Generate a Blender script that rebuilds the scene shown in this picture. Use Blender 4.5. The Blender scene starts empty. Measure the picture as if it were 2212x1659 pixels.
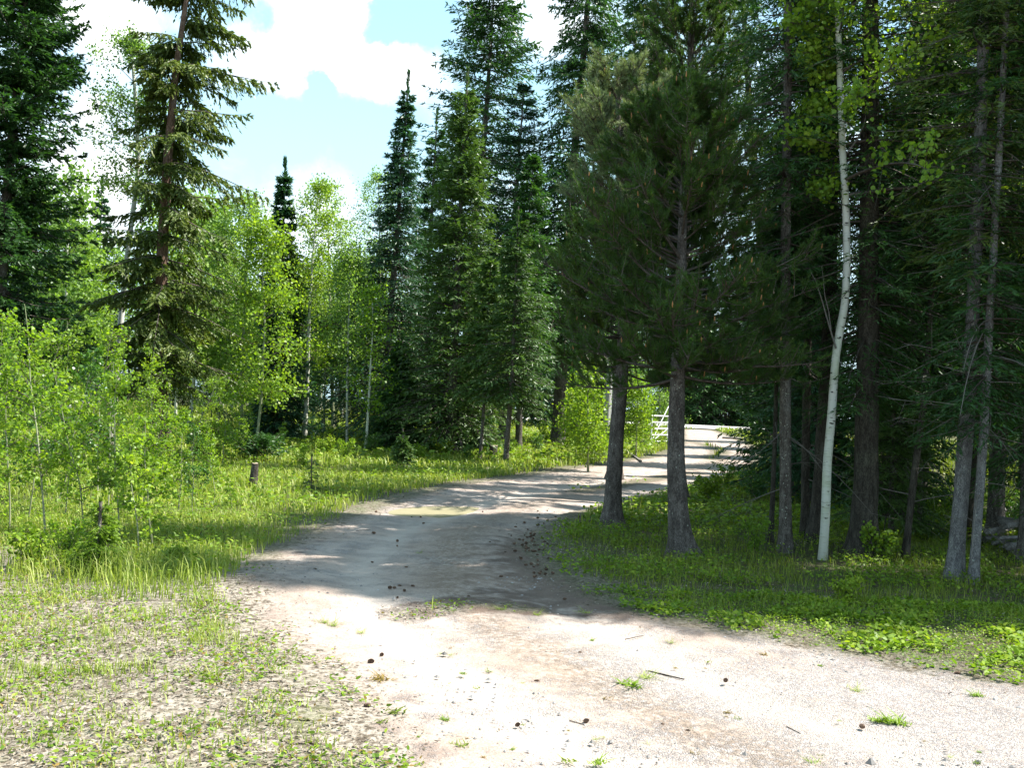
import bpy, math, numpy as np
from mathutils import Matrix, Vector

# ------------------------------------------------------------------ camera, sky, sun, exposure
scene = bpy.context.scene
COL = scene.collection
rad = math.radians
FPX, CX, CY = 2171.0, 1106.0, 829.5          # reference pixel frame is 2212 x 1659
PITCH, ROLL, CAMH = rad(1.35), rad(2.5), 1.6
_f = np.array([0, math.cos(PITCH), math.sin(PITCH)])
_u = np.array([0, -math.sin(PITCH), math.cos(PITCH)])
_r = np.array([1.0, 0, 0])
RGT = _r * math.cos(ROLL) + _u * math.sin(ROLL)
UPV = _u * math.cos(ROLL) - _r * math.sin(ROLL)
FWD = _f
cam_d = bpy.data.cameras.new('camera')
cam = bpy.data.objects.new('camera', cam_d)
COL.objects.link(cam)
cam_d.sensor_width = 36.0
cam_d.lens = 36.0 * FPX / 2212.0
cam_d.clip_start = 0.1
cam_d.clip_end = 5000
m = Matrix.Identity(4)
for i in range(3):
    m[i][0], m[i][1], m[i][2] = RGT[i], UPV[i], -FWD[i]
m[2][3] = CAMH
cam.matrix_world = m
scene.camera = cam

SUN_EL, SUN_AZ = rad(57), rad(80)             # azimuth clockwise from +Y (view direction)
sun_d = bpy.data.lights.new('sun', 'SUN')
sun_d.energy = 5.0
sun_d.angle = rad(0.5)
sun_d.color = (1.0, 0.96, 0.89)
sun = bpy.data.objects.new('sun', sun_d)
COL.objects.link(sun)
sdir = Vector((math.sin(SUN_AZ) * math.cos(SUN_EL), math.cos(SUN_AZ) * math.cos(SUN_EL), math.sin(SUN_EL)))
sun.rotation_euler = sdir.to_track_quat('Z', 'Y').to_euler()
sun.location = sdir * 60

scene.view_settings.view_transform = 'Standard'
scene.view_settings.look = 'None'
scene.view_settings.gamma = 1.0
scene.view_settings.exposure = 1.65
scene.cycles.max_bounces = 7
scene.cycles.diffuse_bounces = 4
scene.cycles.transmission_bounces = 5
scene.cycles.glossy_bounces = 2
scene.cycles.use_denoising = True
scene.cycles.sample_clamp_indirect = 6.0


def node(nt, typ, ins=None, **props):
    n = nt.nodes.new(typ)
    for k, v in props.items():
        setattr(n, k, v)
    for k, v in (ins or {}).items():
        s = n.inputs[k]
        if hasattr(v, 'is_linked') or isinstance(v, bpy.types.NodeSocket):
            nt.links.new(v, s)
        else:
            s.default_value = v
    return n


def math_n(nt, op, a, b=0.0, clamp=False):
    return node(nt, 'ShaderNodeMath', {0: a, 1: b}, operation=op, use_clamp=clamp).outputs[0]


def smooth(nt, v, lo, hi):
    return node(nt, 'ShaderNodeMapRange', {0: v, 1: lo, 2: hi, 3: 0.0, 4: 1.0}, interpolation_type='SMOOTHSTEP').outputs[0]


def mixc(nt, fac, a, b, blend='MIX'):
    n = node(nt, 'ShaderNodeMix', data_type='RGBA', blend_type=blend)
    for idx, v in ((0, fac), (6, a), (7, b)):
        if isinstance(v, bpy.types.NodeSocket):
            nt.links.new(v, n.inputs[idx])
        else:
            if idx and len(v) == 3:
                v = (*v, 1)
            n.inputs[idx].default_value = v
    return n.outputs[2]


world = bpy.data.worlds.new('World')
scene.world = world
world.use_nodes = True
wt = world.node_tree
wt.nodes.clear()
sky = node(wt, 'ShaderNodeTexSky', sky_type='NISHITA', sun_disc=False, sun_elevation=SUN_EL,
           sun_rotation=SUN_AZ, air_density=1.0, dust_density=1.2, ozone_density=1.0)
tcd = node(wt, 'ShaderNodeTexCoord').outputs['Generated']
sep = node(wt, 'ShaderNodeSeparateXYZ', {0: tcd})


def gdir(u, v):
    d = FWD + RGT * ((u - CX) / FPX) + UPV * (-(v - CY) / FPX)
    return d / np.linalg.norm(d)


def blob(u, v, rx, amp):
    d = gdir(u, v)
    dist = node(wt, 'ShaderNodeVectorMath', {0: wv, 1: tuple(d)}, operation='DISTANCE').outputs['Value']
    k = math_n(wt, 'DIVIDE', dist, rx / FPX)
    return math_n(wt, 'MULTIPLY', math_n(wt, 'EXPONENT', math_n(wt, 'MULTIPLY', math_n(wt, 'MULTIPLY', k, k), -1.0)), amp)


wn = node(wt, 'ShaderNodeTexNoise', {'Vector': tcd, 'Scale': 9.0, 'Detail': 6.0, 'Roughness': 0.6})
wsub = node(wt, 'ShaderNodeVectorMath', {0: wn.outputs['Color'], 1: (0.5, 0.5, 0.5)}, operation='SUBTRACT').outputs[0]
wscl = node(wt, 'ShaderNodeVectorMath', {0: wsub, 'Scale': 0.10}, operation='SCALE').outputs[0]
wv = node(wt, 'ShaderNodeVectorMath', {0: tcd, 1: wscl}, operation='ADD').outputs[0]
cn = node(wt, 'ShaderNodeTexNoise', {'Vector': wv, 'Scale': 7.0, 'Detail': 9.0, 'Roughness': 0.62})
acc = math_n(wt, 'SUBTRACT', cn.outputs[0], 0.60)
for (u, v, rx, a) in [(730, 50, 110, .4), (600, 150, 70, .4), (850, 150, 80, .45), (620, 10, 100, .35), (200, 60, 90, .4),
                      (790, 130, 60, .4), (200, 400, 120, .35), (500, 60, 60, .25), (700, 420, 150, .15), (1200, 60, 60, .4), (180, 230, 30, .3),
                      (480, 20, 60, -.5), (900, 40, 60, -.4), (692, 165, 34, -1.0), (830, 50, 34, -.6), (560, 40, 30, -.4), (600, 260, 80, -.45), (800, 280, 110, -.45), (150, 130, 50, -.2), (790, 60, 24, -.4), (380, 130, 40, -.2)]:
    acc = math_n(wt, 'ADD', acc, blob(u, v, rx, a))
cmask = smooth(wt, acc, -0.22, 0.34)
zr = smooth(wt, sep.outputs[2], 0.0, 0.9)
skyc = mixc(wt, 0.75, sky.outputs[0], (2.0, 3.7, 4.7))
cloudc = mixc(wt, zr, (6.4, 6.6, 6.7), (6.0, 6.1, 6.2))
skyc = mixc(wt, math_n(wt, 'MULTIPLY', math_n(wt, 'SUBTRACT', 1.0, smooth(wt, sep.outputs[2], .1, .42)), .6), skyc, (3.2, 4.5, 5.0))
final = mixc(wt, cmask, skyc, cloudc)
bg = node(wt, 'ShaderNodeBackground', {0: final, 1: 0.10})
wo = node(wt, 'ShaderNodeOutputWorld', {0: bg.outputs[0]})


# ------------------------------------------------------------------ terrain and pixel helpers
def vnoise(x, y, scale, seed=0):
    x = np.asarray(x, float) / scale + 1000.37
    y = np.asarray(y, float) / scale + 1000.71
    xi, yi = np.floor(x).astype(np.int64), np.floor(y).astype(np.int64)
    fx, fy = x - xi, y - yi
    fx, fy = fx * fx * (3 - 2 * fx), fy * fy * (3 - 2 * fy)

    def h(a, b):
        n = (a * 374761393 + b * 668265263 + seed * 1442695041) & 0x7fffffff
        n = ((n ^ (n >> 13)) * 1274126177) & 0x7fffffff
        return ((n ^ (n >> 16)) & 0xffff) / 65535.0
    return (h(xi, yi) * (1 - fx) * (1 - fy) + h(xi + 1, yi) * fx * (1 - fy) + h(xi, yi + 1) * (1 - fx) * fy + h(xi + 1, yi + 1) * fx * fy)


def terrain0(x, y):
    y = np.asarray(y, float)
    x = np.asarray(x, float)
    t = np.clip((y - 25) / 50, 0, 1)
    return 1.0 * (t * t * (3 - 2 * t) * .35 + t * .65)


def ray(u, v):
    return FWD + RGT * ((u - CX) / FPX) - UPV * ((v - CY) / FPX)


def ground_at(u, v):
    d = ray(u, v)
    y = 3.0
    step = 0.02
    while y < 300:
        t = y / d[1]
        z = CAMH + d[2] * t
        if z <= terrain0(d[0] * t, y):
            break
        y += step
        step *= 1.003
    return (d[0] * t, y)


def at_depth(u, v, Y):
    d = ray(u, v)
    t = Y / d[1]
    return np.array([d[0] * t, Y, CAMH + d[2] * t])


ROAD_PX = [(905, 1700), (860, 1640), (770, 1520), (690, 1440), (590, 1380), (548, 1320), (545, 1260), (575, 1215), (660, 1165), (760, 1120), (860, 1085),
           (1000, 1052), (1150, 1028), (1300, 1006), (1420, 988), (1470, 972), (1482, 955), (1478, 940), (1480, 928),
           (1530, 928), (1580, 945), (1615, 962), (1630, 985), (1620, 1005), (1560, 1025), (1440, 1060), (1330, 1085), (1210, 1112), (1150, 1150), (1125, 1185),
           (1170, 1230), (1260, 1285), (1380, 1330), (1520, 1362), (1700, 1392), (1900, 1428), (2080, 1462), (2260, 1490), (2500, 1540)]
ROAD = np.array([ground_at(*p) for p in ROAD_PX] + [(9.0, 5.0), (12.0, 2.0), (12.0, -8.0), (-2.2, -8.0), (-1.6, 0.0), (-1.0, 3.2)])


def sdf(px, py, poly=ROAD):
    px, py = np.asarray(px, float), np.asarray(py, float)
    shp = px.shape
    px, py = px.ravel(), py.ravel()
    out = np.empty(px.size)
    A = poly
    B = np.roll(poly, -1, axis=0)
    for s in range(0, px.size, 60000):
        x, y = px[s:s + 60000, None], py[s:s + 60000, None]
        ex, ey = (B - A)[:, 0], (B - A)[:, 1]
        wx, wy = x - A[:, 0], y - A[:, 1]
        t = np.clip((wx * ex + wy * ey) / (ex * ex + ey * ey), 0, 1)
        d = np.sqrt((wx - ex * t) ** 2 + (wy - ey * t) ** 2).min(1)
        c = ((A[:, 1] > y) != (B[:, 1] > y)) & (x < (B[:, 0] - A[:, 0]) * (y - A[:, 1]) / np.where(B[:, 1] == A[:, 1], 1e-9, B[:, 1] - A[:, 1]) + A[:, 0])
        ins = c.sum(1) % 2 == 1
        out[s:s + 60000] = np.where(ins, d, -d)
    return out.reshape(shp)


PUD = ground_at(925, 1100)


def terrain(x, y):
    x, y = np.asarray(x, float), np.asarray(y, float)
    r = np.sqrt(x * x + (y - 2) ** 2)
    near = np.exp(-(r / 40) ** 2)
    z = terrain0(x, y) + near * (.09 * (vnoise(x, y, 2.4, 1) - .5) + .035 * (vnoise(x, y, .7, 2) - .5))
    z = z + np.exp(-(((x + 2.2) / 1.1) ** 2 + ((y - 8.3) / .9) ** 2)) * .12          # bank beside the track
    z = z + np.where(r < 70, 0, (vnoise(x, y, 40, 3) - .5) * 2.0 * np.clip((r - 70) / 60, 0, 1))
    px_, py_ = PUD
    q = ((x - px_ - .3 * (y - py_)) / .62) ** 2 + ((y - py_) / 1.05) ** 2
    z = z * (1 - np.exp(-(q / 3.5) ** 2)) + (np.exp(-(q / 3.5) ** 2)) * (-.012) - .035 * np.exp(-q ** 2) 
    return z


def gz(x, y):
    return float(terrain(np.array([x]), np.array([y]))[0])


# ------------------------------------------------------------------ mesh helpers
class Geo:
    def __init__(s):
        s.V, s.F, s.n = [], [], 0

    def add(s, V, F, mi=0, rnd=None):
        V = np.asarray(V, float).reshape(-1, 3)
        F = np.asarray(F, np.int64)
        if rnd is None:
            rnd = np.full(len(V), .5)
        s.V.append((V, np.asarray(rnd, float)))
        s.F.append((F + s.n, mi))
        s.n += len(V)
        return s

    def build(s, name, mats, parent=None, smooth_shade=True, attrs=None):
        V = np.concatenate([v for v, _ in s.V])
        R = np.concatenate([r for _, r in s.V])
        me = bpy.data.meshes.new(name)
        me.vertices.add(len(V))
        me.vertices.foreach_set('co', V.astype(np.float32).ravel())
        loops = np.concatenate([f.ravel() for f, _ in s.F])
        cnt = np.concatenate([np.full(len(f), f.shape[1]) for f, _ in s.F])
        mi = np.concatenate([np.full(len(f), k) for f, k in s.F])
        st = np.concatenate([[0], np.cumsum(cnt)[:-1]])
        me.loops.add(len(loops))
        me.loops.foreach_set('vertex_index', loops.astype(np.int32))
        me.polygons.add(len(cnt))
        me.polygons.foreach_set('loop_start', st.astype(np.int32))
        me.polygons.foreach_set('material_index', mi.astype(np.int32))
        me.polygons.foreach_set('use_smooth', np.full(len(cnt), smooth_shade))
        for mt in (mats if isinstance(mats, (list, tuple)) else [mats]):
            me.materials.append(mt)
        a = me.attributes.new('rnd', 'FLOAT', 'POINT')
        a.data.foreach_set('value', R.astype(np.float32))
        for k, v in (attrs or {}).items():
            a = me.attributes.new(k, 'FLOAT', 'POINT')
            a.data.foreach_set('value', np.asarray(v, np.float32))
        me.update(calc_edges=True)
        o = bpy.data.objects.new(name, me)
        COL.objects.link(o)
        if parent is not None:
            o.parent = parent
        return o


def nrm(v):
    return v / np.maximum(np.linalg.norm(v, axis=-1, keepdims=True), 1e-9)


def tubes(P, R, sides=3, cap=False):
    """P (B,n,3), R (B,n) -> V, F"""
    P = np.asarray(P, float)
    R = np.asarray(R, float)
    if P.ndim == 2:
        P, R = P[None], R[None]
    B, n, _ = P.shape
    T = nrm(np.gradient(P, axis=1))
    ref = np.zeros_like(T)
    vert = np.abs(T[:, :1, 2:3]) > .8
    ref[..., :] = np.where(vert, np.array([1., 0, 0]), np.array([0, 0, 1.]))
    U = nrm(np.cross(T, ref))
    W = np.cross(T, U)
    a = np.arange(sides) * 2 * np.pi / sides
    V = P[:, :, None, :] + R[:, :, None, None] * (U[:, :, None, :] * np.cos(a)[:, None] + W[:, :, None, :] * np.sin(a)[:, None]) if R.ndim == 2 else None
    idx = np.arange(B * n * sides).reshape(B, n, sides)
    i0, i1 = idx[:, :-1], idx[:, 1:]
    F = np.stack([i0, i1, np.roll(i1, -1, 2), np.roll(i0, -1, 2)], -1).reshape(-1, 4)
    return V.reshape(-1, 3), F


DIAMOND = np.array([(0, 0), (.4, .5), (1, 0), (.4, -.5)])
NEEDLE = np.array([(0, .5), (0, -.5), (1, 0)])
LEAF = np.array([(0, 0), (.22, .42), (.6, .42), (1, 0), (.6, -.42), (.22, -.42)])


def cards(C, D, Nn, L, W, tmpl=DIAMOND, rng=None, fold=0.0, rnd=None):
    """leaf-sized faces: start C, direction D, approximate normal Nn"""
    D = nrm(D)
    S = nrm(np.cross(D, Nn))
    Nz = np.cross(S, D)
    L = np.broadcast_to(L, (len(C),))[:, None, None]
    W = np.broadcast_to(W, (len(C),))[:, None, None]
    a = tmpl[:, 0][None, :, None]
    b = tmpl[:, 1][None, :, None]
    V = C[:, None, :] + D[:, None, :] * a * L + S[:, None, :] * b * W + Nz[:, None, :] * np.abs(b) * W * fold
    k = len(tmpl)
    F = np.arange(len(C) * k).reshape(-1, k)
    if rnd is None:
        rnd = rng.random(len(C))
    return V.reshape(-1, 3), F, np.repeat(rnd, k)


def tag(o, label=None, cat=None, group=None, kind=None):
    if label:
        o['label'] = label
    if cat:
        o['category'] = cat
    if group:
        o['group'] = group
    if kind:
        o['kind'] = kind
    return o


def empty(name, loc, label, cat, group=None):
    o = bpy.data.objects.new(name, None)
    o.empty_display_size = .3
    o.location = loc
    COL.objects.link(o)
    return tag(o, label, cat, group)


def copy_tree(src, loc, rz=0.0, sc=1.0, label=None, group=None, lean=(0, 0), cat=None):
    r = src.copy()
    COL.objects.link(r)
    r.location = loc
    r.rotation_euler = (lean[0], lean[1], rz)
    r.scale = (sc, sc, sc) if not isinstance(sc, tuple) else sc
    if label:
        r['label'] = label
    if cat:
        r['category'] = cat
    if group:
        r['group'] = group
    elif 'group' in r.keys():
        del r['group']
    for ch in list(src.children):
        c = ch.copy()
        COL.objects.link(c)
        c.parent = r
        for g in list(ch.children):
            d = g.copy()
            COL.objects.link(d)
            d.parent = c
    return r


# ------------------------------------------------------------------ materials
def new_mat(name):
    mt = bpy.data.materials.new(name)
    mt.use_nodes = True
    nt = mt.node_tree
    nt.nodes.clear()
    out = node(nt, 'ShaderNodeOutputMaterial')
    return mt, nt, out


def leaf_mat(name, cols, transl=.35, rough=.45, spec=.3, tcol=None):
    mt, nt, out = new_mat(name)
    at = node(nt, 'ShaderNodeAttribute', attribute_name='rnd').outputs['Fac']
    oi = node(nt, 'ShaderNodeObjectInfo').outputs['Random']
    geo = node(nt, 'ShaderNodeNewGeometry').outputs['Position']
    nz = node(nt, 'ShaderNodeTexNoise', {'Vector': geo, 'Scale': 1.7, 'Detail': 2.0}).outputs[0]
    f = math_n(nt, 'ADD', math_n(nt, 'MULTIPLY', at, .55), math_n(nt, 'MULTIPLY', math_n(nt, 'SUBTRACT', nz, .25), .6))
    f = math_n(nt, 'ADD', f, math_n(nt, 'MULTIPLY', math_n(nt, 'SUBTRACT', oi, .5), .25), clamp=True)
    cr = node(nt, 'ShaderNodeValToRGB', {0: f})
    e = cr.color_ramp.elements
    while len(e) < len(cols):
        e.new(.5)
    for i, c in enumerate(cols):
        e[i].position = i / (len(cols) - 1)
        e[i].color = (*c, 1)
    p = node(nt, 'ShaderNodeBsdfPrincipled', {'Base Color': cr.outputs[0], 'Roughness': rough, 'Specular IOR Level': spec})
    tc = mixc(nt, 1.0, cr.outputs[0], tcol or (1.25, 1.35, .5), 'MULTIPLY')
    t = node(nt, 'ShaderNodeBsdfTranslucent', {0: tc})
    mx = node(nt, 'ShaderNodeMixShader', {0: transl, 1: p.outputs[0], 2: t.outputs[0]})
    nt.links.new(mx.outputs[0], out.inputs[0])
    return mt


def bark_mat(name, c0, c1, c2, scale=(14, 14, 3.5), bump=.6, lichen=0.0):
    mt, nt, out = new_mat(name)
    tc = node(nt, 'ShaderNodeTexCoord').outputs['Object']
    mp = node(nt, 'ShaderNodeMapping', {0: tc, 3: scale}).outputs[0]
    n1 = node(nt, 'ShaderNodeTexNoise', {'Vector': mp, 'Scale': 1.6, 'Detail': 6.0, 'Roughness': .65}).outputs[0]
    vo = node(nt, 'ShaderNodeTexVoronoi', {'Vector': mp, 'Scale': 5.2, 'Randomness': 1.0}, feature='DISTANCE_TO_EDGE').outputs[0]
    crack = smooth(nt, math_n(nt, 'ADD', vo, math_n(nt, 'MULTIPLY', n1, .25)), 0.08, .3)
    n2 = node(nt, 'ShaderNodeTexNoise', {'Vector': tc, 'Scale': 2.0, 'Detail': 3.0}).outputs[0]
    col = mixc(nt, smooth(nt, n1, .35, .65), c0, c1)
    col = mixc(nt, smooth(nt, n2, .5, .72), col, c2)
    col = mixc(nt, crack, tuple(x * .6 for x in c0), col)
    if lichen:
        ln = node(nt, 'ShaderNodeTexNoise', {'Vector': tc, 'Scale': 38.0, 'Detail': 2.0}).outputs[0]
        col = mixc(nt, smooth(nt, ln, .72 - lichen * .1, .79 - lichen * .1), col, (.42, .44, .36))
    hgt = math_n(nt, 'ADD', math_n(nt, 'MULTIPLY', crack, .7), n1)
    bp = node(nt, 'ShaderNodeBump', {'Height': hgt, 'Strength': bump, 'Distance': .02}).outputs[0]
    p = node(nt, 'ShaderNodeBsdfPrincipled', {'Base Color': col, 'Roughness': .9, 'Specular IOR Level': .15, 'Normal': bp})
    nt.links.new(p.outputs[0], out.inputs[0])
    return mt


def aspen_bark(name, white=(.55, .55, .47)):
    mt, nt, out = new_mat(name)
    tc = node(nt, 'ShaderNodeTexCoord').outputs['Object']
    mp = node(nt, 'ShaderNodeMapping', {0: tc, 3: (9, 9, 60)}).outputs[0]
    n1 = node(nt, 'ShaderNodeTexNoise', {'Vector': mp, 'Scale': 1.0, 'Detail': 4.0, 'Roughness': .6}).outputs[0]
    n2 = node(nt, 'ShaderNodeTexNoise', {'Vector': tc, 'Scale': 4.0, 'Detail': 3.0}).outputs[0]
    mp2 = node(nt, 'ShaderNodeMapping', {0: tc, 3: (12, 12, 26)}).outputs[0]
    n3 = node(nt, 'ShaderNodeTexNoise', {'Vector': mp2, 'Scale': 1.0, 'Detail': 1.0}).outputs[0]
    sz = node(nt, 'ShaderNodeSeparateXYZ', {0: tc}).outputs[2]
    col = mixc(nt, smooth(nt, n2, .4, .7), white, (white[0] * .78, white[1] * .82, white[2] * .66))
    col = mixc(nt, math_n(nt, 'MULTIPLY', smooth(nt, n1, .56, .68), .5), col, (.16, .15, .12))
    col = mixc(nt, smooth(nt, n3, .74, .79), col, (.03, .028, .025))
    base = math_n(nt, 'SUBTRACT', 1.0, smooth(nt, sz, .0, .9))
    col = mixc(nt, math_n(nt, 'MULTIPLY', base, .45), col, (.22, .20, .12))
    p = node(nt, 'ShaderNodeBsdfPrincipled', {'Base Color': col, 'Roughness': .7, 'Specular IOR Level': .2})
    nt.links.new(p.outputs[0], out.inputs[0])
    return mt


def plain(name, c, rough=.8, metal=0.0, var=.3, scale=20.0, spec=.3):
    mt, nt, out = new_mat(name)
    tc = node(nt, 'ShaderNodeTexCoord').outputs['Object']
    n1 = node(nt, 'ShaderNodeTexNoise', {'Vector': tc, 'Scale': scale, 'Detail': 5.0}).outputs[0]
    col = mixc(nt, n1, tuple(x * (1 - var) for x in c), tuple(x * (1 + var) for x in c))
    p = node(nt, 'ShaderNodeBsdfPrincipled', {'Base Color': col, 'Roughness': rough, 'Metallic': metal, 'Specular IOR Level': spec})
    nt.links.new(p.outputs[0], out.inputs[0])
    return mt


M_SPRUCE = leaf_mat('spruce_needles', [(.020, .055, .018), (.045, .105, .026), (.105, .19, .04)], .3, tcol=(1.3, 1.6, .5))
M_SPRUCE_OLIVE = leaf_mat('olive_spruce_needles', [(.035, .065, .014), (.09, .13, .025), (.20, .21, .045)], .28, tcol=(1.3, 1.4, .5))
M_FIR_BLUE = leaf_mat('bluish_fir_needles', [(.018, .055, .028), (.042, .10, .044), (.095, .18, .065)], .22, tcol=(1.2, 1.6, .6))
M_FIR_LIGHT = leaf_mat('light_fir_needles', [(.03, .075, .02), (.07, .13, .03), (.15, .22, .055)], .3)
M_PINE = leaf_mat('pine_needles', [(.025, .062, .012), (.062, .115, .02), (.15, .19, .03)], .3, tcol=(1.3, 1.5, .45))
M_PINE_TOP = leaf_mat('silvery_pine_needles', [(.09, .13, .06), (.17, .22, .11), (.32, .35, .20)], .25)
M_BUD = plain('pine_candle', (.30, .14, .05), .6)
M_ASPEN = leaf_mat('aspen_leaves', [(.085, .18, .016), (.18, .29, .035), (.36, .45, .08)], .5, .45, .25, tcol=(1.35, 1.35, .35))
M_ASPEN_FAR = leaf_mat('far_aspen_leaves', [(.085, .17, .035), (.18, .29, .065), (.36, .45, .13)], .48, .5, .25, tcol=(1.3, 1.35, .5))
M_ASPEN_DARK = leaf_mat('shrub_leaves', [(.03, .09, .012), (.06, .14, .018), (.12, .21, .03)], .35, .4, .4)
M_GRASS = leaf_mat('grass_blades', [(.10, .16, .02), (.22, .28, .04), (.44, .42, .14)], .35, .5)
M_GRASS_DARK = leaf_mat('woodland_grass', [(.06, .11, .010), (.14, .19, .018), (.27, .28, .04)], .3, .5)
M_COVER = leaf_mat('ground_cover_leaves', [(.06, .13, .014), (.17, .26, .022), (.38, .42, .045)], .38, .5, .22)
M_DRY = leaf_mat('dry_leaves', [(.06, .045, .03), (.20, .165, .12), (.58, .54, .48)], .1, .7, .2, tcol=(1, .9, .7))
M_RED = leaf_mat('reddish_weeds', [(.11, .09, .02), (.20, .14, .03), (.28, .12, .04)], .25)
M_BARK = bark_mat('spruce_bark', (.085, .07, .06), (.17, .15, .13), (.21, .20, .18), lichen=.8)
M_BARK_RED = bark_mat('reddish_bark', (.13, .08, .055), (.24, .16, .12), (.19, .15, .13))
M_BARK_PINE = bark_mat('pine_bark', (.075, .062, .055), (.15, .13, .115), (.19, .17, .15), (11, 11, 4), lichen=.4)
M_BARK_DARK = bark_mat('dark_bark', (.045, .038, .03), (.09, .08, .065), (.11, .11, .08))
M_BARK_GREY = bark_mat('grey_scaly_bark', (.13, .12, .12), (.22, .21, .20), (.27, .27, .26), (16, 16, 6), lichen=.6)
M_TWIG = bark_mat('twig_bark', (.07, .055, .045), (.12, .10, .085), (.15, .14, .12), bump=.2)
M_ASPENBARK = aspen_bark('aspen_bark', (.52, .52, .47))
M_ASPENBARK_Y = aspen_bark('young_aspen_bark', (.24, .26, .16))
M_KNOT = plain('aspen_knot', (.03, .027, .024), .8)
M_STUMP = bark_mat('stump_bark', (.05, .042, .035), (.12, .105, .09), (.16, .15, .13))
M_CUT = plain('cut_wood', (.26, .21, .15), .85)
M_LOG = bark_mat('weathered_log', (.20, .18, .16), (.34, .32, .30), (.26, .24, .21), (3, 20, 20))
M_DEADTWIG = plain('dead_twig', (.13, .115, .10), .85)


def ground_material(name):
    mt, nt, out = new_mat(name)
    pos = node(nt, 'ShaderNodeNewGeometry').outputs['Position']
    sd = node(nt, 'ShaderNodeAttribute', attribute_name='road_sdf').outputs['Fac']
    duff = node(nt, 'ShaderNodeAttribute', attribute_name='duff').outputs['Fac']
    grav = node(nt, 'ShaderNodeAttribute', attribute_name='gravel').outputs['Fac']
    lit = node(nt, 'ShaderNodeAttribute', attribute_name='litter').outputs['Fac']

    rut = node(nt, 'ShaderNodeAttribute', attribute_name='rut').outputs['Fac']
    middle = node(nt, 'ShaderNodeAttribute', attribute_name='middle').outputs['Fac']

    def N(scale, det=4.0, rough=.55):
        return node(nt, 'ShaderNodeTexNoise', {'Vector': pos, 'Scale': scale, 'Detail': det, 'Roughness': rough}).outputs[0]
    n_big, n_mid, n_fine, n_vf = N(.9), N(4.0, 6.0, .65), N(22.0, 5.0, .7), N(90.0, 3.0, .6)
    edge = math_n(nt, 'ADD', sd, math_n(nt, 'MULTIPLY', math_n(nt, 'SUBTRACT', n_mid, .5), 1.3))
    edge = math_n(nt, 'ADD', edge, math_n(nt, 'MULTIPLY', math_n(nt, 'SUBTRACT', n_fine, .5), .5))
    rm = smooth(nt, edge, -.14, .2)
    dirt = mixc(nt, smooth(nt, n_big, .3, .7), (.305, .235, .19), (.40, .33, .285))
    dirt = mixc(nt, math_n(nt, 'MULTIPLY', smooth(nt, n_mid, .42, .64), .6), dirt, (.195, .14, .11))
    vo = node(nt, 'ShaderNodeTexVoronoi', {'Vector': pos, 'Scale': 75.0}, feature='F1')
    vd = node(nt, 'ShaderNodeTexVoronoi', {'Vector': pos, 'Scale': 75.0}, feature='DISTANCE_TO_EDGE').outputs[0]
    vsep = node(nt, 'ShaderNodeSeparateColor', {0: vo.outputs['Color']})
    pebc = mixc(nt, vsep.outputs[0], (.18, .17, .175), (.50, .485, .485))
    pebc = mixc(nt, smooth(nt, vd, .0, .12), (.22, .20, .19), pebc)
    gm = smooth(nt, math_n(nt, 'ADD', math_n(nt, 'ADD', n_big, n_mid), math_n(nt, 'MULTIPLY', grav, .5)), .86, 1.3)
    gpick = math_n(nt, 'MULTIPLY', gm, smooth(nt, math_n(nt, 'ADD', vsep.outputs[1], math_n(nt, 'MULTIPLY', gm, .45)), .55, .75))
    dirt = mixc(nt, math_n(nt, 'MULTIPLY', gpick, .7), dirt, pebc)
    dirt = mixc(nt, smooth(nt, n_vf, .35, .75), mixc(nt, .25, dirt, (.08, .07, .06)), mixc(nt, .12, dirt, (.7, .66, .62)))
    dirt = mixc(nt, math_n(nt, 'MULTIPLY', rut, .6), dirt, (.42, .365, .32))
    dirt = mixc(nt, math_n(nt, 'MULTIPLY', math_n(nt, 'MULTIPLY', middle, smooth(nt, n_fine, .38, .56)), .7), dirt, (.16, .12, .085))
    spk = smooth(nt, math_n(nt, 'ADD', n_fine, math_n(nt, 'MULTIPLY', middle, .05)), .66, .71)
    dirt = mixc(nt, math_n(nt, 'MULTIPLY', spk, .75), dirt, (.10, .065, .05))
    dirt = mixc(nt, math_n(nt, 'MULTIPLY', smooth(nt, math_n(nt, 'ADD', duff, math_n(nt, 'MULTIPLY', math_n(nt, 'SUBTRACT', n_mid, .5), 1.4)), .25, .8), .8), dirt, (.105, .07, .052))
    soil = mixc(nt, smooth(nt, n_mid, .38, .6), (.07, .055, .035), (.055, .075, .02))
    litc = mixc(nt, smooth(nt, n_fine, .38, .6), (.075, .058, .042), (.28, .245, .20))
    litc = mixc(nt, math_n(nt, 'MULTIPLY', smooth(nt, n_mid, .5, .7), .5), litc, (.07, .09, .02))
    soil = mixc(nt, lit, soil, litc)
    col = mixc(nt, rm, soil, dirt)
    hgt = math_n(nt, 'ADD', math_n(nt, 'MULTIPLY', n_mid, 1.6), math_n(nt, 'MULTIPLY', n_fine, .6))
    hgt = math_n(nt, 'ADD', hgt, math_n(nt, 'MULTIPLY', math_n(nt, 'MULTIPLY', smooth(nt, vd, 0.0, .2), gpick), .35))
    hgt = math_n(nt, 'ADD', hgt, math_n(nt, 'MULTIPLY', n_vf, .15))
    bp = node(nt, 'ShaderNodeBump', {'Height': hgt, 'Strength': .8, 'Distance': .03}).outputs[0]
    p = node(nt, 'ShaderNodeBsdfPrincipled', {'Base Color': col, 'Roughness': .92, 'Specular IOR Level': .15, 'Normal': bp})
    nt.links.new(p.outputs[0], out.inputs[0])
    return mt


M_GROUND = ground_material('forest_ground')

# ------------------------------------------------------------------ ground sheets
PINE_A = ground_at(1322, 1140)
PINE_B = ground_at(1478, 1203)


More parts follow.
